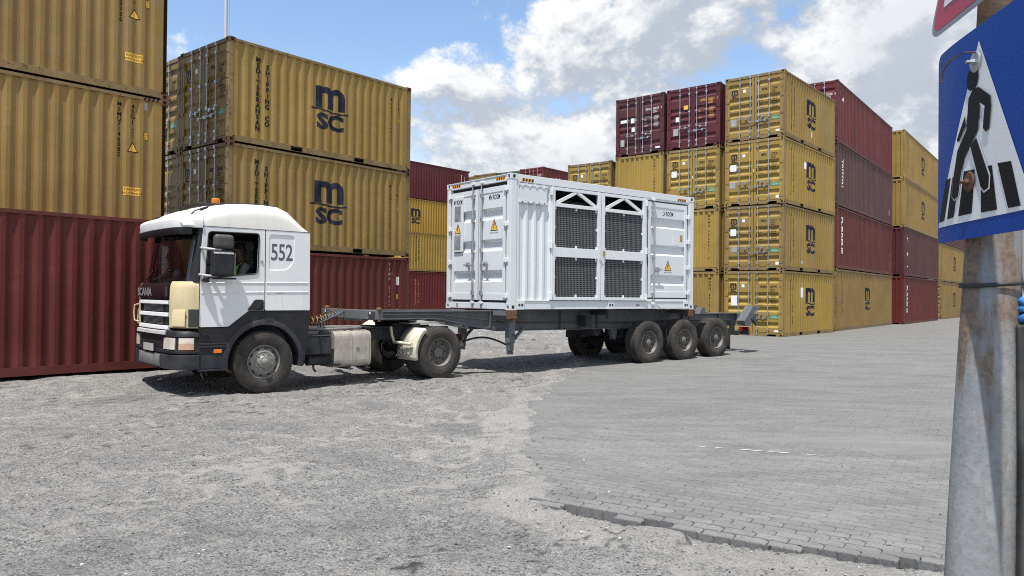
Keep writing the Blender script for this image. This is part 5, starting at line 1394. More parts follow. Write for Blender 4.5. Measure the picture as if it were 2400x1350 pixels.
# --- side panels
def sidewall(y, thk, sgn):
    q = empty('cab_side', (0, 0, 0), 0, tk)
    dr_out = rpoly([(-1.065, 1.115), (-0.60, 1.115), (-0.26, 1.375), (0.008, 1.375), (0.008, 2.735), (-1.02, 2.735), (-1.055, 2.3)], 0.03, 3)
    win = rpoly([(-0.975, 1.905), (-0.115, 1.995), (-0.095, 2.665), (-0.935, 2.655)], 0.055, 4)
    b = MB(); b.plate(dr_out, [win], 1, y, y+thk); d = b.build('door', CABW, q, bevel=0.010)
    b = MB(); b.plate(rpoly([(0.02, 1.375), (0.84, 1.375), (0.825, 2.735), (0.02, 2.735)], 0.02, 2), [rpoly([(0.085, 2.06), (0.40, 2.075), (0.52, 2.20), (0.535, 2.665), (0.085, 2.665)], 0.05, 4)], 1, y, y+thk); rp = b.build('rear_panel', CABW, q, bevel=0.010)
    b = MB(); b.plate(rpoly([(0.07, 2.04), (0.41, 2.055), (0.54, 2.19), (0.55, 2.68), (0.07, 2.68)], 0.05, 3), [], 1, y+sgn*0.012, y+sgn*0.03); b.build('blanked_window', CABW, rp)
    # pressed swage lines
    for z in (1.825, 1.665):
        b = MB(); b.bar((-1.04, y-sgn*0.002 if sgn > 0 else y+thk+0.002, z), (0.0, y-sgn*0.002 if sgn > 0 else y+thk+.002, z+0.02), 0.012, 0.018); b.build('swage', CABW, d, bevel=0.006)
        b = MB(); b.bar((0.03, y-sgn*0.002 if sgn > 0 else y+thk+.002, z+0.02), (0.80, y-sgn*0.002 if sgn > 0 else y+thk+.002, z+0.03), 0.012, 0.018); b.build('swage', CABW, rp, bevel=0.006)
    yo = y-0.008 if sgn > 0 else y+thk
    b = MB(); b.plate(rpoly([(-0.29, 1.378), (-0.005, 1.378), (-0.005, 1.56), (-0.16, 1.56)], 0.03, 3), [], 1, yo, yo+0.008); hd = b.build('handle_recess', BPL, d)
    b = MB(); b.bar((-0.13, yo-0.01, 1.40), (-0.03, yo-0.01, 1.53), 0.02, 0.03); b.build('handle', BPL, d, bevel=0.004)
    b = MB(); b.cyl((-0.045, yo-0.004, 2.20), (-0.045, yo+0.006, 2.20), 0.025, 12); b.build('lock', GALV, d)
    ym = y-0.004 if sgn > 0 else y+thk+0.004
    b = MB(); b.tube([(x_, ym, z_) for x_, z_ in win], 0.011, 6, closed=True); b.build('window_rubber', GASKET, d)
    b = MB(); b.tube([(0.014, ym+sgn*0.006, 1.38), (0.014, ym+sgn*0.006, 2.73)], 0.006, 5); b.build('door_seal', GASKET, d)
    b = MB(); b.tube([(-1.06, ym+sgn*0.006, 2.738), (0.82, ym+sgn*0.006, 2.742)], 0.006, 5); b.build('roof_seam', GASKET, d)
    b = MB(); b.box(-1.0, -0.945, y+0.01, y+thk-0.005, 1.92, 2.64); b.build('quarter_post', BPL, d)
    return q, d, rp, win
sq, sdoor, srear, winp = sidewall(0.022, 0.035, 1)
sq2, sdoor2, srear2, _ = sidewall(2*YC-0.022-0.035, 0.035, -1)
b = MB(); b.plate([(x*0.998, z) for x, z in winp], [], 1, 2*YC-0.042, 2*YC-0.038); b.build('door_glass', gl, sdoor2)
V, F = text2d('552', 0.40, 0.012, 0.95)
b = MB(); b.add([(0.11+x*0.70, 0.0325, 2.235+z) for x, z in V], F); b.build('lettering', plain('number_grey', (0.085, 0.10, 0.115), 0.6), srear, fixn=False)
b = MB(); b.add([(0.20, 0.017, 1.665), (0.33, 0.017, 1.672), (0.43, 0.017, 1.69), (0.42, 0.017, 1.70), (0.30, 0.017, 1.683)], [(0, 1, 2, 3, 4)]); b.build('gash', BOLT, srear, fixn=False)
b = MB()
for k in range(5): b.add([(0.305+0.006*k, 0.0172, 1.60-0.045*k), (0.325+0.006*k, 0.0172, 1.603-0.045*k), (0.322+.006*k, 0.0172, 1.594-0.045*k)], [(0, 1, 2)])
b.build('scratches', plain('scratch', (.25, .20, .16)), srear, fixn=False)
b = MB(); b.plate(rpoly([(0.02, 0.022+0.04), (2*YC-0.04-0.02, 0.062), (2*YC-0.06, 0.1)], 0.01), [], 0, 0, 0.001) if False else b.box(0.80, 0.83, 0.05, 2*YC-0.05, 1.30, 2.74); b.build('rear_wall', CABW, tk)
# --- roof
ST = [(-1.34, 2.82, 2.6), (-1.26, 2.92, 2.7), (-1.12, 3.02, 3.0), (-0.95, 3.085, 3.6), (-0.80, 3.125, 4.6), (-0.55, 3.165, 5.6), (-0.25, 3.19, 6.0), (0.05, 3.20, 6.0), (0.30, 3.19, 5.6), (0.45, 3.135, 5.0), (0.58, 3.03, 4.0), (0.70, 2.89, 3.6), (0.80, 2.78, 3.2), (0.835, 2.738, 3.0)]
def roofz(a, y):
    zc = np.interp(a, [s[0] for s in ST], [s[1] for s in ST]); n = np.interp(a, [s[0] for s in ST], [s[2] for s in ST])
    c = min(1, abs(y-YC)/1.195); return 2.735+(zc-2.735)*(1-c**n)**(1/n)
b = MB(); rings = []
for a, zc, n in ST:
    ring = []
    for k in range(41):
        th = math.pi*k/40; c, s_ = math.cos(th), math.sin(th)
        ring.append((a, YC-1.198*math.copysign(abs(c)**(2/n), c), 2.732+(zc-2.732)*abs(s_)**(2/n)))
    rings.append(ring)
b.loft(rings); rf = b.build('roof', ROOFW, tk, 50)
for yy in (0.33, 2*YC-0.33):
    b = MB(); pts = [(-1.16, yy-0.13, roofz(-1.16, yy-.13)+.003)]+[(a, yy-0.13*max(0, (-0.8-a)/0.36) if yy < YC else yy+0.13*max(0, (-0.8-a)/0.36), roofz(a, yy)+0.004) for a in np.linspace(-1.1, 0.42, 26)]
    b.tube(pts, 0.012, 6); b.build('gutter_trim', BPL, rf)
b = MB(); b.box(-0.85, -0.25, 0.75, 1.70, 3.10, 3.205); b.build('roof_hatch', BPL, rf, bevel=0.03)
b = MB(); b.lathe([(0.085, 0), (0.09, 0.02), (0.07, 0.03)], (-0.40, YC, 3.20), (0, 0, 1), 18); bb = b.build('beacon_base', BPL, rf, 40)
b = MB(); b.lathe([(0.072, 0.028), (0.076, 0.05), (0.070, 0.125), (0.055, 0.14), (0.0, 0.143)], (-0.40, YC, 3.20), (0, 0, 1), 18); b.build('beacon', AMBER, rf, 40)
for (a, yy, sg) in ((-1.20, 1.95, 1), (-1.12, 0.75, -1), (-0.98, 0.22, -1)):
    b = MB(); z = roofz(a, yy); b.bar((a-0.03, yy, z+0.015), (a+0.10, yy-sg*0.03, roofz(a+.1, yy)+0.015), 0.05, 0.02); b.build('roof_vent', BPL, rf)
b = MB(); b.tube([(-1.22, 1.60, roofz(-1.22, 1.6)), (-1.24, 1.60, roofz(-1.24, 1.6)+.04), (-1.24, 1.45, roofz(-1.24, 1.45)+.04), (-1.22, 1.45, roofz(-1.22, 1.45))], .008, 6); b.build('grab_loop', BPL, rf)
# --- visor band and sun visor
VIS = dense(path([(-1.03, 0.020), (-1.18, 0.055), (-1.30, 0.15), (-1.37, 0.32), (-1.405, 0.7), (-1.42, YC)]), 72)
b = MB(); shell(b, VIS, [(2.70, 0.005), (2.71, 0.022), (2.82, 0.034), (2.865, 0.022), (2.895, -0.02), (2.915, -0.08), (2.93, -0.16)], 0.03); vb = b.build('visor_band', CABW, tk, 50)
SV = sub(VIS, lambda p: 0.06 < p.y < 2*YC-0.06)
b = MB(); shell(b, SV, [(2.592, 0.022), (2.600, 0.030), (2.700, 0.030), (2.708, 0.012)], 0.012); sv_ = b.build('sun_visor', BPL, tk, 50)
b = MB(); b.box(-1.425, -1.405, 0.70, 0.92, 2.715, 2.765); b.build('marker_lamp', plain('smoked_lens', (.05, .035, .025), .2), vb)
for k in range(4):
    b = MB(); b.box(-1.428, -1.425, 0.725+k*.05, 0.748+k*.05, 2.725, 2.758); b.build('marker_bulb', plain('bulb_glass_%d' % k, (.45, .40, .32), .3), vb)
for (yy) in (0.3, 0.95, 1.5, 2.1):
    b = MB(); b.cyl((-1.43 if .4 < yy < 2 else -1.37, yy, 2.84), (-1.39 if .4 < yy < 2 else -1.34, yy, 2.84), 0.012, 8); b.build('screw', BPL, vb)
# --- windscreen and pillars
def wsa(y, z): return -1.375+0.20*abs((y-YC)/1.06)**3+0.115*(z-1.845)/0.78
b = MB(); rings = []
for j in range(9):
    z = 1.845+0.80*j/8; rings.append([(wsa(y, z), y, z) for y in np.linspace(0.165, 2*YC-0.165, 31)])
b.loft(rings); ws = b.build('windscreen', gl, tk, 60)
for sg in (0, 1):
    b = MB(); rings = []
    for j in range(5):
        z = 1.83+0.90*j/4; k = 0.05*(z-1.83)/0.9; ye = 0.185
        pr = [(-1.075+k*0.3, 0.022), (-1.13+k, 0.048), (wsa(ye, z)-0.012, ye-0.06), (wsa(ye, z)+0.0, ye), (wsa(ye, z)+0.05, ye), (-1.03+k, 0.10), (-1.03+k, 0.03)]
        rings.append([(a, y if sg == 0 else 2*YC-y, z) for a, y in pr])
    b.loft(rings, closed=True, cap=True); b.build('pillar', BPL, tk, 50)
for (y0, y1) in ((0.62, 1.28), (1.45, 2.08)):
    b = MB(); b.tube([(wsa(y1, 1.83)-0.03, y1, 1.83), (wsa(y1, 1.83)-0.05, y1-0.03, 1.86), (wsa(y0, 1.95)-0.022, y0+.1, 1.965)], 0.008, 6)
    b.bar((wsa(y1, 1.9)-0.018, y1-0.02, 1.885), (wsa(y0, 2.0)-0.018, y0, 2.03), 0.012, 0.018); b.build('wiper', BPL, ws)
# --- front panel, grille
FP = sub(CABP, lambda p: 0.40 < p.y < 2*YC-0.40)
b = MB(); shell(b, FP, [(1.565, 0.0), (1.59, 0.012), (1.78, 0.006), (1.825, -0.03), (1.835, -0.07)], 0.02); fp = b.build('front_panel', GLOSS, tk, 40)
V, F = text2d('SCANIA', 0.20, 0.028, 0.92); wmax = max(x for x, z in V)
b = MB(); b.add([(-1.4505-0.004*0, 2.00-x/wmax*0.80, 1.615+z*0.92) for x, z in V], F)
b.build('lettering', plain('badge_metal', (.50, .49, .52), .35, .5), fp, fixn=False)
for y0 in (0.50, 1.98):
    b = MB(); b.box(-1.432, -1.425, y0-.06, y0+.06, 1.60, 1.76); b.build('grip_recess', BOLT, fp)
GB = sub(CABP, lambda p: 0.42 < p.y < 2*YC-0.42)
b = MB(); shell(b, GB, [(1.09, -0.05), (1.56, -0.05)], 0.02); gr_ = b.build('grille_back', CABIN, tk)
for z in (1.505, 1.305, 1.095):
    b = MB(); shell(b, GB, [(z-0.032, 0.0), (z-0.022, 0.022), (z+0.026, 0.014), (z+0.034, -0.02)], 0.03); b.build('grille_bar', CABW, tk, 40)
for z0 in (1.36, 1.15):
    for k in range(6):
        b = MB(); z = z0+k*0.019; b.add([(-1.404-0.0, 1.78, z), (-1.404, 0.72, z), (-1.404, 0.72, z+0.008), (-1.404, 1.78, z+0.008)], [(0, 1, 2, 3)]); b.add([(-1.404, 1.78, z+.008), (-1.404, .72, z+.008), (-1.39, .72, z+.012), (-1.39, 1.78, z+.012)], [(0, 1, 2, 3)]); b.build('grille_slat', HOSEG, gr_, fixn=False)
# --- corner panels
CN = sub(CABP, lambda p: p.y <= 0.43)
for sg in (0, 1):
    pts = CN if sg == 0 else [Vector(mir(p)) for p in reversed(CN)]
    b = MB(); shell(b, pts, [(1.095, -0.01), (1.11, 0.012), (1.40, 0.018), (1.74, 0.010), (1.80, -0.005), (1.845 if sg == 0 else 1.83, -0.03)], 0.025); cn = b.build('corner_panel', CREAM, tk, 45)
    b = MB(); lo = [p for p in pts if (0.10 < p.y < 0.30) or (0.10 < 2*YC-p.y < 0.30)]
    shell(b, lo, [(1.11, 0.02), (1.13, 0.05), (1.33, 0.045), (1.40, 0.018)], 0.02); b.build('corner_step', CREAM, cn, 50)
    lo = [p for p in pts if p.y < 0.085 or 2*YC-p.y < 0.085]
    if len(lo) > 2:
        b = MB(); shell(b, lo, [(1.12, 0.022), (1.40, 0.022)], 0.006); b.build('slot_shade_plate', BOLT, cn)  # dark plate laid on the panel, standing in for a shaded opening
b = MB(); b.tube([(-1.40, 2.10, 1.46), (-1.455, 2.16, 1.44), (-1.46, 2.18, 1.30), (-1.455, 2.16, 1.17), (-1.40, 2.10, 1.15)], 0.014, 8); b.build('grab_handle', CREAM, tk, 50)
# --- bumper
b = MB(); shell(b, BUMP, [(0.43, -0.05), (0.445, -0.01), (0.56, 0.004), (0.665, 0.0), (0.675, -0.012)], 0.03); bl = b.build('bumper_lower', BPN, tk, 45)
b = MB(); shell(b, BUMP, [(0.69, -0.012), (0.70, 0.0), (0.735, 0.0), (0.745, -0.022), (0.955, -0.028), (0.965, -0.006), (1.03, -0.018), (1.06, -0.05)], 0.03); bu = b.build('bumper_upper', BPL, tk, 45)
b = MB(); shell(b, sub(BUMP, lambda p: 0.42 < p.y < 2*YC-.42), [(0.985, 0.0), (0.99, 0.012), (1.04, 0.004), (1.05, -0.02)], 0.02); b.build('bumper_trim', plain('trim_grey', (.42, .42, .42)), bu, 45)
b = MB(); shell(b, sub(BUMP, lambda p: 0.62 < p.y < 2*YC-.62), [(0.47, 0.006), (0.49, 0.016), (0.64, 0.014), (0.66, 0.004)], 0.012); b.build('bumper_center', plain('bumper_grey', (.14, .14, .14), .6, 0, .2, 6, 0, .4, .4), bl, 45)
b = MB(); b.box(-1.495, -1.488, 0.92, 1.46, 0.70, 0.82); b.build('blank_plate', plain('plate_dusty', (.40, .39, .36), .5), bu)
for sg in (0, 1):
    M_ = (lambda p: p) if sg == 0 else (lambda p: Vector(mir(p)))
    s1_ = [M_(p) for p in sub(BUMP, lambda p: p.y < 0.14 and p.x < -1.13 and p.y < YC)]
    s2_ = [M_(p) for p in sub(BUMP, lambda p: 0.15 < p.y < 0.55)]
    b = MB(); shell(b, s1_, [(0.755, -0.020), (0.76, -0.004), (0.94, -0.008), (0.945, -0.022)], 0.02); b.build('indicator', LENS, bu, 50)
    b = MB(); shell(b, s1_, [(0.757, -0.002), (0.86, -0.004)], 0.003); b.build('indicator_lens', plain('amber_faded_%d' % sg, (.52, .33, .22), .25), bu)
    b = MB(); shell(b, s2_, [(0.755, -0.020), (0.76, -0.006), (0.94, -0.012), (0.945, -0.022)], 0.02); b.build('headlamp', LENS, bu, 50)
# --- lower side: step well, wheel arch
def arch_side(y0, y1, nm):
    c, r_ = (0.02, 0.50), 0.635
    arc = [(c[0]+r_*math.cos(t_), c[1]+r_*math.sin(t_)) for t_ in np.linspace(R(-5), R(186), 30)]
    outer = [(-1.075, 1.105), (-0.595, 1.105), (-0.255, 1.365), (0.835, 1.365), (0.835, 1.16), (0.80, 0.80), (0.745, 0.42), (0.66, 0.42)]+arc[0:]+[(-0.62, 0.40), (-1.07, 0.40)]
    b = MB(); b.plate(outer, [], 1, y0, y1); o = b.build('side_skirt', BPL, tk, bevel=0.006)
    b = MB(); rg = []
    for t_ in np.linspace(R(-8), R(189), 36):
        ct, st_ = math.cos(t_), math.sin(t_); rr_ = [(0.625, 0.0), (0.625, -0.02), (0.66, -0.022), (0.705, -0.012), (0.712, 0.0), (0.70, 0.30), (0.64, 0.30)]
        sgn = 1 if y0 < 1 else -1; yb = y0 if y0 < 1 else y1
        rg.append([(c[0]+q*ct, yb+sgn*d_, c[1]+q*st_*1.02) for q, d_ in rr_])
    b.loft(rg, closed=True, cap=True); b.build('wheel_arch', BPN, tk, 40)
    return o
sk = arch_side(0.03, 0.06, 'near'); arch_side(2*YC-0.06, 2*YC-0.03, 'far')
for z, d_ in ((0.845, 0.02), (0.80, 0.02), (0.42, 0.03)):
    b = MB(); b.box(-1.06, -0.64, 0.03-d_, 0.03, z-0.012, z+0.012); b.build('step_edge', BPN, sk, bevel=0.004)
b = MB(); b.plate(rpoly([(-1.03, 0.87), (-0.66, 0.87), (-0.66, 0.90), (-0.42, 1.085), (-1.03, 1.085)], 0.02, 2), [], 1, 0.024, 0.029); b.build('step_recess', GLOSS, sk)
b = MB(); b.plate([(-1.03, 0.45), (-0.63, 0.45), (-0.63, 0.66), (-1.03, 0.66)], [], 1, 0.026, 0.029); b.build('step_recess', BPN, sk)
b = MB(); b.lathe([(0.062, 0.0), (0.062, -0.012), (0.045, -0.014), (0.045, -0.004), (0.0, -0.004)], (-0.955, 0.026, 0.945), (0, 1, 0), 20); b.build('filler_cap', BPL, sk, 40)
b = MB(); b.box(-0.83, -0.70, 0.016, 0.03, 0.69, 0.755); b.build('side_marker', AMBER, sk, bevel=0.006)
b = MB(); b.box(0.03, 0.17, 0.006, 0.02, 1.185, 1.24); b.build('arch_clip', BPN, sk, bevel=0.006)
for k, (a, l_) in enumerate(((-0.95, 0.06), (-0.92, .09), (-0.86, .05))):
    b = MB(); b.tube([(a, 0.3, 0.40), (a+.01, .3, .40-l_), (a+.03, .31, .40-l_-.05)], .006, 5); b.build('loose_strap', HOSEG, tk)
b = MB(); b.tube([(-0.55, 0.16, 0.38), (-0.45, 0.2, 0.36), (-0.2, 0.3, 0.4)], .03, 8); b.build('front_lug', RUSTM, tk)
# --- mirrors
b = MB(); b.box(-0.955, -0.60, -0.24, -0.10, 1.93, 2.34); mr_ = b.build('mirror', BPL, tk, bevel=0.045, seg=4)
b = MB(); b.box(-0.60, -0.594, -0.225, -0.115, 1.96, 2.31); b.build('mirror_glass', plain('mirror_silver', (.7, .7, .72), .05, 1.0, 0), mr_)
b = MB(); b.box(-0.94, -0.62, -0.245, -0.14, 2.285, 2.315); b.build('chrome_edge', plain('worn_chrome', (.6, .6, .6), .35, .6, .3, 20), mr_, bevel=.01)
b = MB(); b.box(-0.92, -0.60, -0.22, -0.09, 2.375, 2.605); b.build('wide_angle_mirror', plain('mirror_shell', (.055, .055, .058), .55), tk, bevel=0.06, seg=4)
b = MB(); b.tube([(-1.05, 0.03, 2.385), (-1.04, -0.06, 2.375), (-0.92, -0.15, 2.36), (-0.80, -0.17, 2.355)], 0.022, 8); b.build('mirror_arm', RUSTM if False else STK_S, tk, 50)
b = MB(); b.tube([(-1.06, 0.03, 1.96), (-1.10, -0.05, 1.955), (-1.0, -0.12, 1.94), (-0.86, -0.16, 1.93)], 0.020, 8); b.build('mirror_arm', STK_S, tk, 50)
b = MB(); b.tube([(-0.78, -0.17, 2.33), (-0.78, -0.17, 2.40)], .02, 8); b.build('mirror_link', BPL, tk)
b = MB(); b.lathe([(0.0, 0), (0.06, 0.0), (0.055, 0.03), (0.03, 0.10), (0.0, 0.11)], (-0.99, -0.03, 1.845), (0.1, 0.05, 1), 14); b.build('kerb_mirror', BPL, tk, 50)
b = MB(); b.box(-0.90, -0.56, -0.20, -0.06, 1.885, 1.915); b.build('mirror_bracket', BPL, tk, bevel=.01)
# --- cabin interior
b = MB(); b.box(-1.25, 0.78, 0.08, 2*YC-0.08, 1.26, 1.30); b.build('cab_floor', CABIN, tk)
b = MB(); b.plate([(-1.30, 1.30), (-0.98, 1.30), (-0.95, 1.70), (-1.05, 1.86), (-1.30, 1.83)], [], 1, 0.40, 2*YC-0.40); b.build('dashboard', DASH, tk, bevel=0.03)
b = MB(); b.box(0.765, 0.79, 0.08, 2*YC-0.08, 1.3, 2.7); b.build('rear_trim', CABIN, tk)
b = MB(); b.box(0.30, 0.76, 0.10, 2*YC-0.10, 1.3, 1.72); b.build('bunk', CABIN, tk, bevel=0.05)
b = MB(); b.box(-1.05, 0.77, 0.09, 2*YC-0.09, 2.685, 2.71); b.build('head_lining', CABIN, tk)
for yy in (0.58, 2*YC-0.58):
    b = MB(); b.box(-0.42, 0.10, yy-0.25, yy+0.25, 1.42, 1.58); st = b.build('seat', CABIN, tk, bevel=0.05, seg=3)
    b = MB(); b.plate([(0.02, 1.56), (0.16, 1.56), (0.26, 2.20), (0.13, 2.22)], [], 1, yy-0.24, yy+0.24); b.build('backrest', CABIN, st, bevel=0.05)
    b = MB(); b.box(0.13, 0.24, yy-0.13, yy+0.13, 2.27, 2.46); b.build('headrest', CABIN, st, bevel=0.04)
    b = MB(); b.box(-0.35, 0.05, yy-0.18, yy+0.18, 1.30, 1.42); b.build('seat_base', CABIN, st)
b = MB(); b.tube([(-0.80+0.225*math.cos(k*math.pi/14)*0.42, 0.58+0.225*math.sin(k*math.pi/14), 1.94+0.225*math.cos(k*math.pi/14)*0.9) for k in range(28)], 0.014, 8, closed=True)
b.bar((-0.80, 0.37, 1.94), (-0.80, 0.79, 1.94), 0.03, 0.02); b.cyl((-0.80, 0.58, 1.94), (-1.0, 0.58, 1.80), .03, 10); b.build('steering_wheel', DASH, tk, 50)
b = MB(); n = 24
rg = [[(wsa(0.30, z)+0.10+0.012*math.sin(k*1.3), 0.235+0.20*k/n, z) for k in range(n+1)] for z in (1.86, 2.2, 2.60)]
b.loft(rg); b.build('curtain', CURT, tk, 60)
V, F = vtext('TCNU', 0.10, 0.115, 0.006)
b = MB(); b.add([(wsa(0.46, 2.35)-0.004+0.10*z*0, 0.50-x, 2.42+z) for x, z in V], F); b.build('lettering', INKW, ws, fixn=False) if False else None
b = MB(); b.lathe([(0.10, -0.04), (0.11, 0.0), (0.10, 0.04), (0.03, 0.05)], (-1.14, 0.95, 1.95), (-1, 0.3, 0.2), 18); b.cyl((-1.14, .95, 1.84), (-1.14, .95, 1.90), .02, 8)
b.build('dash_fan', plain('fan_grey', (.25, .26, .27)), tk, 50)
# --- chassis
for yy in (0.82, 2*YC-0.90):
    b = MB(); b.plate([(-1.2, 0.70), (4.35, 0.78), (4.45, 0.85), (4.45, 1.0), (0.9, 1.02), (-1.2, 0.95)], [], 1, yy, yy+0.08); b.build('frame_rail', CHD, tk)
for a in (-1.0, 0.9, 2.3, 3.2, 4.35):
    b = MB(); b.box(a-0.04, a+0.04, 0.9, 2*YC-0.9, 0.80, 0.96); b.build('cross_member', CHD, tk)
b = MB(); b.box(-0.95, 0.75, 0.75, 2*YC-0.75, 0.62, 1.20); b.build('engine', CHD, tk, bevel=0.08)
b = MB(); b.cyl((0.02, 0.33, 0.505), (0.02, 2*YC-0.33, 0.505), 0.06, 12); b.build('front_axle', CHD, tk, 40)
b = MB(); b.cyl((3.67, 0.3, 0.52), (3.67, 2*YC-0.3, 0.52), 0.09, 14); b.lathe([(0.0, -0.22), (0.15, -0.2), (0.22, 0), (0.15, .2), (0, .22)], (3.67, YC, 0.52), (0, 1, 0), 20); b.build('drive_axle', CHD, tk, 40)
for yy in (0.72, 2*YC-0.72):
    b = MB(); b.lathe([(0.0, 0), (0.12, 0), (0.14, .06), (.12, .12), (.14, .18), (.12, .24), (0, .24)], (4.05, yy, 0.52), (0, 0, 1), 18); b.build('air_bag', HOSE, tk, 40)
wheel(tk, 0.02, 0.015, 0.508, 0.515, 0.305, 'front', spin=0.2, rimmat=plain('rim_grey', (0.25, 0.245, 0.235), 0.5, 0.2, 0.15, 14, 0.1, 0.4, 0.4, (0.20, 0.185, 0.165)))
wheel(tk, 0.02, 2*YC-0.015, 0.508, 0.515, 0.305, 'front', flip=True)
for y0 in (0.0, 0.325): wheel(tk, 3.67, y0, 0.512, 0.52, 0.29, 'drive', spin=0.3)
for y0 in (2*YC, 2*YC-0.325): wheel(tk, 3.67, y0, 0.512, 0.52, 0.29, 'drive', flip=True)
# battery box, tank
b = MB(); b.box(0.80, 1.30, 0.07, 0.62, 0.585, 0.90); bx_ = b.build('battery_box', BPN, tk, bevel=0.02)
b = MB(); b.box(0.81, 1.29, 0.065, 0.63, 0.905, 0.925); b.build('box_lid', BPN, bx_, bevel=0.01)
for a in (0.86, 0.90):
    b = MB(); b.box(a, a+0.015, 0.055, 0.07, 0.60, 0.70); b.build('latch', BPL, bx_)
b = MB(); b.tube([(1.06, 0.06, 0.92), (1.08, 0.05, 0.80), (1.09, .055, .6)], .012, 6); b.build('strap', BPL, bx_)
b = MB(); b.cyl((0.92, 0.30, 0.48), (1.34, 0.30, 0.48), 0.105, 18); b.build('air_tank', CHD, tk, 40)
b = MB(); b.tube([(1.05, .3, .38), (1.06, .29, .30), (1.10, .29, .26)], .02, 6); b.build('drain_cock', CHD, tk)
b = MB(); b.box(0.85, 1.35, 0.62, 0.82, 0.80, 1.06); b.build('air_filter', plain('filter_dust', (.30, .28, .25), .8), tk, bevel=.06)
tp = rpoly([(0.10, 0.325), (0.78, 0.325), (0.78, 0.985), (0.10, 0.985)], 0.13, 5)
b = MB(); b.plate(tp, [], 0, 1.37, 2.13); tn = b.build('fuel_tank', ALU, tk, bevel=0.018, seg=3)
for a in (1.66, 2.02):
    b = MB(); b.plate(rpoly([(0.085, 0.31), (0.795, 0.31), (0.795, 1.0), (0.085, 1.0)], 0.14, 5), [rpoly([(0.10, 0.325), (0.78, 0.325), (0.78, 0.985), (0.10, 0.985)], 0.13, 5)], 0, a, a+0.055); b.build('tank_strap', ALU, tn)
    b = MB(); b.box(a-0.01, a+0.07, 0.06, 0.80, 0.285, 0.31); b.cyl((a+.03, .09, .27), (a+.03, .09, .37), .012, 6); b.build('tank_bracket', CHD, tn)
b = MB(); b.cyl((1.78, 0.30, 0.98), (1.78, 0.30, 1.005), 0.06, 16); b.build('fuel_cap', RUSTM, tn)
b = MB(); b.box(1.82, 1.875, 0.094, 0.099, 0.62, 0.685); b.build('tank_badge', HOSEG, tn)
b = MB(); b.tube([(1.30, 0.25, 0.42), (1.36, 0.13, 0.40), (1.48, 0.08, 0.40)], 0.035, 10); b.build('outlet_pipe', CHD, tk, 50)
b = MB(); b.tube([(0.85, 0.35, 1.03), (1.4, 0.25, 1.02), (1.9, 0.28, 1.03), (2.05, 0.36, 1.045), (1.9, 0.46, 1.05), (1.3, 0.52, 1.05)], 0.028, 8); b.build('grab_rail', HOSEG, tk, 50)
b = MB(); b.box(1.35, 3.0, 0.72, 2*YC-.72, 1.005, 1.025); b.build('deck_plate', CHD, tk)
# rear mudguard
for sg in (0, 1):
    y0, y1 = (0.0, 0.62) if sg == 0 else (2*YC-0.62, 2*YC); c = (3.67, 0.512)
    b = MB(); rg = []
    for t_ in list(np.linspace(R(192), R(128), 12)) if sg == 0 else list(np.linspace(R(192), R(20), 26)):
        q = 0.615; ct, st_ = math.cos(t_), math.sin(t_)
        lip = [(q-0.05, y0 if sg == 0 else y1), (q, (y0 if sg == 0 else y1)+(.0)), (q+0.006, (y0+.03) if sg == 0 else y1-.03), (q+0.006, y1 if sg == 0 else y0)]
        x0_ = c[0]+q*ct
        rg.append([(c[0]+qq*ct, yy, c[1]+qq*st_) for qq, yy in lip])
    if sg == 0:
        low = [(3.67-0.60-0.035, yy if k else yy, 0.385) for k, (qq, yy) in enumerate([(0, y0), (0, y0), (0, y0+.03), (0, y1)])]
    b.loft(rg); mg_ = b.build('mudguard', plain('mudguard_cream_%d' % sg, (0.60, 0.57, 0.46), .6, 0, .15, 6, .1, .3, .5, (.42, .39, .31)), tk, 50)
    s_ = mg_.modifiers.new('solid', 'SOLIDIFY'); s_.thickness = 0.012
    if sg == 0:
        for k in range(3):
            b = MB(); yy = 0.18+0.14*k; a0 = 3.067; b.tube([(a0-0.035, yy-.03, 0.62), (a0-.045, yy-.03, 0.53), (a0-0.045, yy, 0.50), (a0-.045, yy+.03, 0.53), (a0-0.035, yy+.03, 0.62)], .010, 6); b.build('guard_clamp', mg_.material_slots[0].material, mg_)
        b = MB(); b.tube([(2.93, 0.70, 1.02), (2.93, 0.66, 0.86), (2.95, 0.60, 0.72), (3.0, 0.10, 0.70), (3.0, 0.05, 0.70)], 0.03, 10); b.build('guard_stay', mg_.material_slots[0].material, mg_, 50)
b = MB(); b.plate([(3.05, 0.62), (4.2, 0.62), (4.3, 0.0), (3.5, 0.0)], [], 2, 1.075, 1.09) if False else b.box(3.20, 4.05, 0.40, 0.80, 1.085, 1.10); b.build('walk_plate', plain('cream_plate', (.55, .54, .48), .6, 0, .1, 6, 0, .3, .4), tk)
# fifth wheel
b = MB(); b.lathe([(0.0, 0.03), (0.44, 0.03), (0.46, 0.0), (0.44, -0.04), (0, -.04)], (3.42, YC+.1, 1.115-0.0), (0, 0, 1), 32); b.build('fifth_wheel', plain('greasy_black', (.015, .014, .014), .35), tk, 40)
b = MB(); b.box(3.1, 3.75, 0.85, 0.97, 0.98, 1.08); b.box(3.1, 3.75, 2*YC-.97, 2*YC-.85, .98, 1.08); b.build('fifth_wheel_mount', CHD, tk)
b = MB(); b.box(4.42, 4.50, 0.45, 2*YC-0.45, 0.62, 0.80); b.build('rear_bar', CHD, tk)
for yy in (0.35, 2*YC-0.6):
    b = MB(); b.box(4.46, 4.52, yy, yy+0.25, 0.72, 0.84); b.build('tail_lamp', plain('tail_lens_%d' % int(yy*10), (.09, .035, .025), .6), tk)
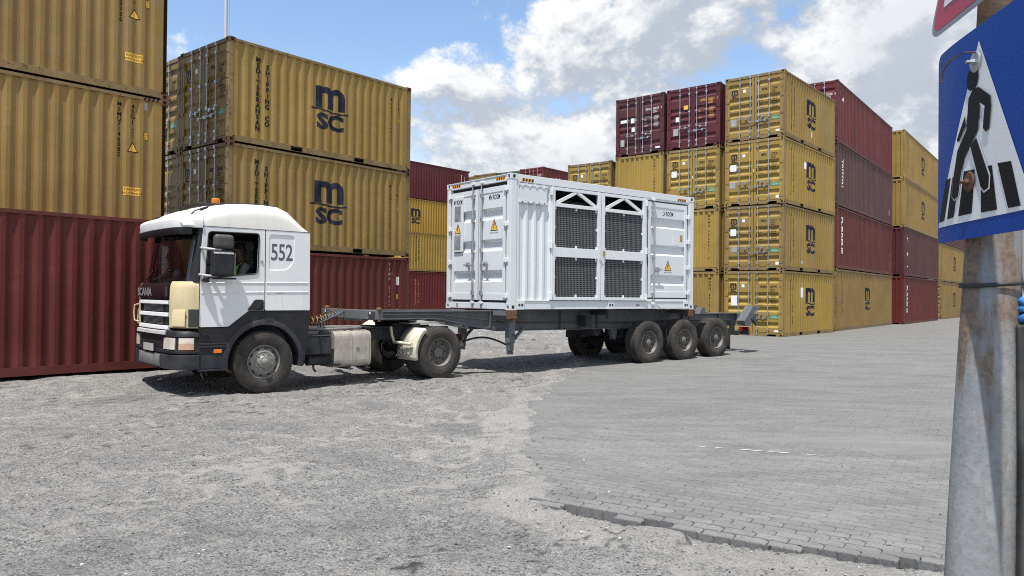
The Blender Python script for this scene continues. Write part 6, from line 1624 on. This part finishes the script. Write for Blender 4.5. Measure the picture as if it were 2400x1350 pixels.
# coiled air lines between cab and trailer
def coil(p0, p1, sag, r, turns, mat, n=10, rt=0.009):
    p0, p1 = Vector(p0), Vector(p1); pts = []
    ax = (p1-p0).normalized(); s_ = ax.cross(Vector((0, 0, 1))).normalized(); u_ = s_.cross(ax)
    N = turns*n
    for k in range(N+1):
        t_ = k/N; c = p0.lerp(p1, t_)-Vector((0, 0, sag*4*t_*(1-t_))); a = 2*math.pi*turns*t_
        pts.append(c+(s_*math.cos(a)+u_*math.sin(a))*r)
    b = MB(); b.tube(pts, rt, 5); return b.build('air_hose', mat, tk, 60)
coil((0.86, 0.85, 1.12), (2.0, 1.25, 1.28), 0.04, 0.075, 11, HOSE)
coil((0.90, 1.0, 1.10), (2.05, 1.35, 1.30), 0.06, 0.07, 11, HOSEO, rt=0.008)
coil((0.88, 0.75, 1.05), (1.75, 0.90, 1.08), 0.0, 0.045, 12, HOSE)
coil((1.5, 0.95, 1.16), (2.1, 1.2, 1.31), 0.0, 0.05, 9, HOSEG)
b = MB(); b.tube([(1.7, 1.0, 1.18), (1.9, 1.1, 1.24), (2.1, 1.15, 1.32), (2.3, 1.2, 1.33)], .012, 6); b.build('cable', plain('cable_blue', (.05, .14, .30), .5), tk)
b = MB(); b.tube([(0.84, 0.4, 1.50), (0.98, 0.4, 1.50)], .018, 8); b.build('cab_hook', BPL, tk)

# ================================================================== driver
SKIN = plain('skin', (0.10, 0.055, 0.035), 0.55, 0, 0.1, 20); SHIRT = plain('shirt_grey', (0.13, 0.135, 0.14), 0.85, 0, 0.15, 12)
me = bpy.data.meshes.new('person')
VS = []; ES = []; RD = []
def jv(p, r, par=None):
    VS.append(p); RD.append(r)
    if par is not None: ES.append((par, len(VS)-1))
    return len(VS)-1
cy_ = 0.58
pel = jv((-0.12, cy_, 1.70), (.145, .12)); bel = jv((-0.13, cy_, 1.85), (.14, .115), pel); che = jv((-0.15, cy_, 2.03), (.165, .12), bel); nb = jv((-0.17, cy_, 2.17), (.085, .075), che)
nk = jv((-0.19, cy_, 2.25), (.055, .055), nb); hd1 = jv((-0.215, cy_, 2.33), (.078, .088), nk); hd2 = jv((-0.215, cy_, 2.42), (.085, .098), hd1); hd3 = jv((-0.205, cy_, 2.48), (.065, .075), hd2)
for s in (-1, 1):
    sh = jv((-0.16, cy_+s*0.175, 2.13), (.068, .068), nb); el = jv((-0.30, cy_+s*0.27, 1.90), (.050, .050), sh); wr_ = jv((-0.58, cy_+s*0.215, 1.935), (.032, .030), el); pm = jv((-0.655, cy_+s*0.205, 1.96), (.034, .020), wr_)
    for f_ in range(4):
        k1 = jv((-0.705, cy_+s*0.195+(f_-1.5)*0.004, 1.925+f_*0.022), (.0095, .0095), pm); k2 = jv((-0.735, cy_+s*(0.205+.004*f_), 1.922+f_*0.022), (.0085, .0085), k1); jv((-0.728, cy_+s*(0.235+.003*f_), 1.925+f_*0.021), (.0075, .0075), k2)
    th1 = jv((-0.665, cy_+s*0.185, 2.0), (.011, .011), pm); jv((-0.70, cy_+s*0.195, 2.02), (.009, .009), th1)
    hp = jv((-0.16, cy_+s*0.10, 1.67), (.095, .09), pel); kn = jv((-0.56, cy_+s*0.14, 1.72), (.065, .065), hp); an = jv((-0.70, cy_+s*0.13, 1.38), (.042, .045), kn); jv((-0.84, cy_+s*0.13, 1.335), (.035, .03), an)
me.from_pydata(VS, ES, [])
po = bpy.data.objects.new('person', me); COL.objects.link(po); po.location = TP; po.rotation_euler = (0, 0, yT)
tag(po, 'driver in dark clothes and lime striped vest sitting behind the cab side window', 'person')
sm = po.modifiers.new('skin', 'SKIN'); sb = po.modifiers.new('sub', 'SUBSURF'); sb.levels = 1; sb.render_levels = 2; sm.use_smooth_shade = True
for i, sv_1 in enumerate(me.skin_vertices[0].data):
    sv_1.radius = RD[i]; sv_1.use_root = (i == 0)
me.materials.append(SKIN)
b = MB(); rg = []
for z, rx, ry, ax_ in ((1.66, .165, .20, -.12), (1.85, .155, .195, -.13), (2.02, .15, .215, -.15), (2.12, .125, .22, -.16), (2.19, .085, .13, -.17), (2.215, .066, .08, -.178)):
    rg.append([(ax_+rx*math.cos(t_), cy_+ry*math.sin(t_), z) for t_ in np.linspace(0, 2*math.pi, 25)[:-1]])
b.loft(rg, closed=True); b.build('vest', plain('vest_navy', (.02, .025, .04), .8), po, 60)
for yy in (cy_-0.10, cy_+0.10):
    b = MB(); pp = [(-0.303, 1.80), (-0.312, 1.95), (-0.304, 2.06), (-0.275, 2.14), (-0.20, 2.20), (-0.10, 2.19)]
    b.loft([[(a, yy-.055, z), (a, yy+.055, z)] for a, z in pp]); b.build('reflective_stripe', plain('lime_%d' % int(yy*100), (.42, .85, .10), .5), po)
for s in (-1, 1):
    b = MB(); b.tube([(-0.16, cy_+s*0.175, 2.13), (-0.24, cy_+s*0.23, 2.02), (-0.30, cy_+s*0.27, 1.90), (-0.42, cy_+s*.245, 1.91)], [.078, .068, .06, .048], 12); b.build('sleeve', SHIRT, po, 60)
    b = MB(); b.tube([(-0.14, cy_+s*0.09, 1.68), (-0.38, cy_+s*.12, 1.71), (-0.56, cy_+s*0.14, 1.72), (-0.63, cy_+s*.135, 1.56), (-0.70, cy_+s*0.13, 1.36)], [.115, .095, .082, .068, .058], 12); b.build('trouser_leg', plain('trouser_%d' % s, (.03, .035, .05), .85), po, 60)
    b = MB(); b.box(-0.87, -0.66, cy_+s*.13-.045, cy_+s*.13+.045, 1.301, 1.37); b.build('boot', BPL, po, bevel=.03)
b = MB(); b.lathe([(0.0, 0.105), (0.05, 0.098), (0.085, 0.06), (0.098, 0.0), (0.097, -0.03)], (-0.20, cy_, 2.44), (0.12, 0, 1), 20); b.build('hair', plain('hair_black', (.012, .010, .010), .8, 0, .2, 60, .5), po, 60)
b = MB()
b.lathe([(0.0, 0.0), (0.018, 0.012), (0.016, 0.05), (0.0, 0.06)], (-0.315, cy_, 2.355), (0.12, 0, 1), 8); b.build('nose', SKIN, po, 60)
for s in (-1, 1):
    b = MB(); b.lathe([(0.0, -.012), (.012, -.004), (.012, .004), (0, .012)], (-0.298, cy_+s*.034, 2.405), (1, 0, 0), 10); b.build('eye', plain('eye_white_%d' % s, (.5, .48, .45), .3), po, 60)
    b = MB(); b.lathe([(0.0, -.012), (.03, -.006), (.032, .006), (0, .012)], (-0.20, cy_+s*.088, 2.39), (0.2, s, 0), 12); b.build('ear', SKIN, po, 60)
b = MB(); b.tube([(-0.292, cy_-.028, 2.325), (-0.302, cy_, 2.322), (-0.292, cy_+.028, 2.325)], .008, 6); b.build('mouth', plain('lips', (.09, .035, .03), .5), po, 60)

# ================================================================== sign post
POLEM, t = newmat('weathered_pole')
pos = t.n('ShaderNodeNewGeometry').outputs['Position']
n1 = t.noise(pos, 9, 8, 0.65); n2 = t.noise(t.mapv(pos, (14, 14, 1.6)), 1.0, 7, 0.65); n3 = t.noise(pos, 60, 4, 0.6)
c = t.mix(t.ramp(n1, 0.3, 0.7), (0.225, 0.235, 0.240), (0.330, 0.338, 0.335))
c = t.mix(t.math('MULTIPLY', t.ramp(n3, 0.45, 0.75), 0.35), c, (0.12, 0.11, 0.10))
sep = t.n('ShaderNodeSeparateXYZ', i0=pos)
side = t.ramp(sep.outputs[0], 1.40, 1.28)                      # rust sits on the weather side
up_ = t.ramp(sep.outputs[2], 0.6, 1.75, 0.0, 0.22)
rm = t.math('MULTIPLY', t.ramp(t.math('ADD', t.math('ADD', t.math('MULTIPLY', n2, 0.95), t.math('MULTIPLY', n1, 0.42)), t.math('ADD', up_, t.math('MULTIPLY', side, 0.14))), 0.80, 0.96), 0.78)
c = t.mix(rm, c, t.mix(t.ramp(n3, 0.35, 0.65), (0.105, 0.062, 0.036), (0.23, 0.150, 0.085)))
top = t.ramp(sep.outputs[2], 2.22, 2.30)
c = t.mix(t.math('MULTIPLY', top, 0.85), c, t.mix(t.ramp(n1, 0.4, 0.6), (0.05, 0.035, 0.025), (0.16, 0.10, 0.06)))
finish(t, c, 0.72, 0.1, t.math('ADD', n1, t.math('MULTIPLY', n3, 0.5)), 0.35, 0.006, 0.35)
base = Vector((1.357, 2.275, -0.14))
sp = thing('sign_post', 'rust streaked tapered grey steel post at the right edge of the picture', 'post', base)
b = MB(); rg = []
for k in range(60):
    z = -0.1+3.9*k/59; cx_ = (z-0.87)*0.0392+0.043; r_ = np.interp(z, [-0.1, 0.87, 1.84, 2.5, 3.9], [0.103, 0.0905, 0.0750, 0.068, 0.055])
    rg.append([(cx_+r_*math.cos(a)*(1+0.012*math.sin(3*a+z*5)), r_*math.sin(a)*(1+0.012*math.sin(3*a+z*5)), z) for a in np.linspace(0, 2*math.pi, 41)[:-1]])
b.loft(rg, closed=True, cap=True); b.build('pole', POLEM, sp, 60)
def polex(z): return (z-0.87)*0.0392+0.043, float(np.interp(z, [-0.1, 0.87, 1.84, 2.5], [0.115, 0.0965, 0.0765, 0.068]))
b = MB(); cx_, r_ = polex(1.72)
b.loft([[(cx_+(r_+0.004)*math.cos(a), (r_+0.004)*math.sin(a), 1.717+0.006*math.cos(a)+dz) for a in np.linspace(0, 2*math.pi, 41)[:-1]] for dz in (-0.006, 0.006)], closed=True)
st = b.build('strap', HOSE, sp, 60); s_ = st.modifiers.new('solid', 'SOLIDIFY'); s_.thickness = 0.003; s_.offset = 1
for (dx, z, r_) in ((0.065, 1.36, 0.010), (0.070, 1.27, 0.008), (0.058, 1.255, 0.005), (0.052, 1.358, .006)):
    cx_, rr_ = polex(z); b = MB(); yv = -math.sqrt(max(0.0004, rr_**2-dx**2)); b.add([(cx_+dx+v.x*r_*random.uniform(.7, 1.2), yv+v.y*r_*.6, z+v.z*r_*random.uniform(.7, 1.1)) for v in icov], icof); b.build('mortar_lump', STK_W, sp, 60)
# conduit and cable tied to the back of the post
cnd = thing('cable_guard', 'black plastic cable guard strapped to the right side of the steel post', 'cable guard', base)
b = MB(); rg = []
for z, x_, w_, a in ((-0.05, 0.115, 0.07, 0), (0.6, 0.128, 0.075, 0), (1.1, 0.128, 0.065, 0), (1.55, 0.118, 0.06, 0), (1.60, 0.116, 0.058, 0)):
    rg.append([(x_+w_*ca, -0.045+w_*0.8*sa, z) for ca, sa in ((-.30, -.9), (.9, -.7), (1, .5), (.2, .9), (-.25, .3))])
b.loft(rg, closed=True, cap=True); b.build('guard', plain('guard_black', (.022, .022, .024), .5, 0, .3, 5, 0, .4, .25), cnd, bevel=0.008)
b = MB(); b.tube([(0.150, -0.07, 1.58), (0.150, -0.07, 1.62), (0.148, -0.07, 1.66), (0.142, -0.06, 1.75), (0.14, -.05, 2.2)], 0.016, 10); b.build('cable', plain('pale_cable', (.45, .45, .45), .5), cnd, 60)
b = MB()
for k in range(3):
    b.tube([(0.150+0.028*math.cos(a), -0.07+0.028*math.sin(a), 1.618+k*0.022+0.008*math.sin(a*2+k)) for a in np.linspace(0, 2*math.pi, 13)[:-1]], 0.0125, 6, closed=True)
b.bar((0.13, -0.10, 1.60), (0.118, -0.112, 1.575), 0.018, 0.012); b.build('blue_tie', plain('blue_plastic', (.04, .20, .50), .45), cnd, 60)
# --- pedestrian crossing sign
sx_ = Vector((-0.125, -0.992, 0)).normalized(); syaw = math.atan2(sx_.y, sx_.x)
SC = Vector((1.317, 2.146, 2.008))
BLUE = plain('sign_blue', (0.003, 0.052, 0.285), 0.45, 0, 0.04, 3, 0, 0.2); SWH = plain('sign_white', (0.78, 0.78, 0.77), 0.4, 0, 0.03, 6, 0, .4); SBK = plain('sign_black', (0.008, 0.008, 0.009), 0.5, 0, 0.1, 8, 0, 0.15)
SRED = plain('sign_red', (0.48, 0.018, 0.035), 0.32, 0, 0.06); SGR = plain('sign_back_grey', (0.42, 0.42, 0.42), 0.5, 0.3)
cs = thing('crossing_sign', 'blue square pedestrian crossing sign bolted to the steel post', 'road sign', SC, syaw)
# local x: along the face, y: away from the viewer side (into the post), z: up; plate curls back a little at its free edge
def curl(x): return 0.30*max(0, -x-0.10)**2+0.02*x*0
def signface(pts2, depth, nm, mat, parent, holes=(), n=1, curlfn=None):
    bm = bmesh.new(); vs_ = [bm.verts.new((p[0], p[1], 0)) for p in pts2]; bm.faces.new(vs_)
    bmesh.ops.triangulate(bm, faces=bm.faces)
    for c_ in np.arange(-0.32, 0.33, 0.02):
        bmesh.ops.bisect_plane(bm, geom=bm.verts[:]+bm.edges[:]+bm.faces[:], plane_co=(c_, 0, 0), plane_no=(1, 0, 0), dist=1e-6)
    me_ = bpy.data.meshes.new(nm)
    for v in bm.verts: x, z = v.co.x, v.co.y; v.co = Vector((x, (curlfn or curl)(x)+depth, z))
    bm.normal_update()
    bm.to_mesh(me_); bm.free()
    return mobj(nm, me_, mat, parent)
face_sgn = -1   # towards the viewer
o = signface(rpoly([(-0.30, -0.30), (0.30, -0.30), (0.30, 0.30), (-0.30, 0.30)], 0.035, 5), 0.0, 'plate', BLUE, cs)
so = o.modifiers.new('solid', 'SOLIDIFY'); so.thickness = 0.0025; so.offset = 0
signface([(-0.291, -0.250), (0.285, -0.250), (-0.004, 0.257)], -0.0022*1, 'white_triangle', SWH, cs)
for s_ in ([(-0.22, -0.107), (-0.181, -0.106), (-0.234, -0.232), (-0.277, -0.234)], [(-0.168, -0.106), (-0.122, -0.107), (-0.158, -0.228), (-0.208, -0.23)], [(-0.09, -0.101), (-0.024, -0.105), (-0.04, -0.229), (-0.125, -0.229)], [(0.014, -0.107), (0.075, -0.11), (0.104, -0.235), (0.015, -0.233)], [(0.105, -0.11), (0.174, -0.116), (0.222, -0.238), (0.161, -0.237)]):
    signface(s_, -0.0036, 'crossing_bar', SBK, cs)
TORSO = [(-0.052, 0.104), (-0.026, 0.122), (0.003, 0.118), (0.067, 0.078), (0.07, 0.052), (0.06, -0.004), (0.047, -0.008), (0.034, 0.002), (0.043, 0.063), (0.005, 0.082), (-0.002, 0.005), (-0.025, -0.009), (-0.088, -0.06), (-0.106, -0.096), (-0.126, -0.166), (-0.148, -0.172), (-0.161, -0.165), (-0.155, -0.122), (-0.122, -0.036), (-0.065, 0.014)]
LEG2 = [(-0.042, -0.035), (-0.012, -0.019), (0.062, -0.139), (0.059, -0.167), (0.036, -0.172), (0.02, -0.159)]
def grow(p, d):
    n = len(p); out = []
    ar = sum(p[i][0]*p[(i+1) % n][1]-p[(i+1) % n][0]*p[i][1] for i in range(n)); sg = 1 if ar > 0 else -1
    for i in range(n):
        a, b_ = Vector(p[i-1]), Vector(p[(i+1) % n]); tg = (b_-a).normalized(); out.append((p[i][0]+sg*tg.y*d, p[i][1]-sg*tg.x*d))
    return out
signface(grow([(-0.106, -0.096), (-0.126, -0.166), (-0.148, -0.172), (-0.161, -0.165), (-0.155, -0.122), (-0.15, -0.10)], 0.009), -0.0048, 'figure_outline', SWH, cs)
signface(grow(LEG2, 0.009), -0.0048, 'figure_outline', SWH, cs)
signface(grow(TORSO, 0.005), -0.006, 'figure', SBK, cs); signface(grow(LEG2, 0.003), -0.006, 'figure', SBK, cs)
signface([(-0.078, 0.06), (-0.074, 0.032), (-0.113, -0.007), (-0.127, -0.008), (-0.13, 0.002), (-0.107, 0.028)], -0.006, 'figure', SBK, cs)
signface([(-0.036+0.034*math.cos(a), 0.156+0.032*math.sin(a)) for a in np.linspace(0, 2*math.pi, 21)[:-1]], -0.006, 'figure', SBK, cs)
for (x, z, m_, r_) in ((-0.013, 0.199, GALV, 0.030), (-0.047, -0.138, RUSTM, 0.030)):
    y0 = curl(x)-0.006
    b = MB(); b.lathe([(0.0, -0.006), (r_*0.9, -0.005), (r_, -0.002), (r_, 0.0), (0, 0)], (x, y0-0.0, z), (0, 1, 0), 20); b.lathe([(0, -.016), (.009, -.016), (.010, -.006), (0, -.006)], (x, y0, z), (0, 1, 0), 6); b.cyl((x, y0-.026, z), (x, y0+0.07, z), .005, 8); b.build('bolt', m_, cs, 40)
b = MB(); b.tube([(0.0, -0.012, 0.222), (-0.03, -0.03, 0.232), (-0.07, -0.05, 0.222), (-0.10, -0.06, 0.195), (-0.105, -.06, .17), (-.10, -.058, .165)], 0.0022, 5); b.build('tie_wire', RUSTM, cs)
# --- warning triangle above it (only its corner is in view)
ws_ = thing('warning_sign', 'red bordered triangular warning sign, only its lower corner in view above the blue sign', 'road sign', SC+Vector((0, 0, 0.0)), syaw)
A0 = [(-0.335, 0.360), (0.345, 0.360), (0.005, 0.950)]
flat_ = lambda x: 0.0
o = signface(rpoly(A0, 0.075, 6), -0.004, 'rim', SGR, ws_, curlfn=flat_); so = o.modifiers.new('solid', 'SOLIDIFY'); so.thickness = 0.004; so.offset = 0
o = signface(rpoly([(-0.311, 0.375), (0.321, 0.375), (0.005, 0.922)], 0.06, 6), -0.0075, 'red_border', SRED, ws_, curlfn=flat_)
signface(rpoly([(-0.222, 0.430), (0.232, 0.430), (0.005, 0.82)], 0.012, 3), -0.009, 'white_field', SWH, ws_, curlfn=flat_)
b = MB(); b.box(-0.03, 0.03, 0.002, 0.03, 0.40, 0.46); b.build('bracket', GALV, ws_)
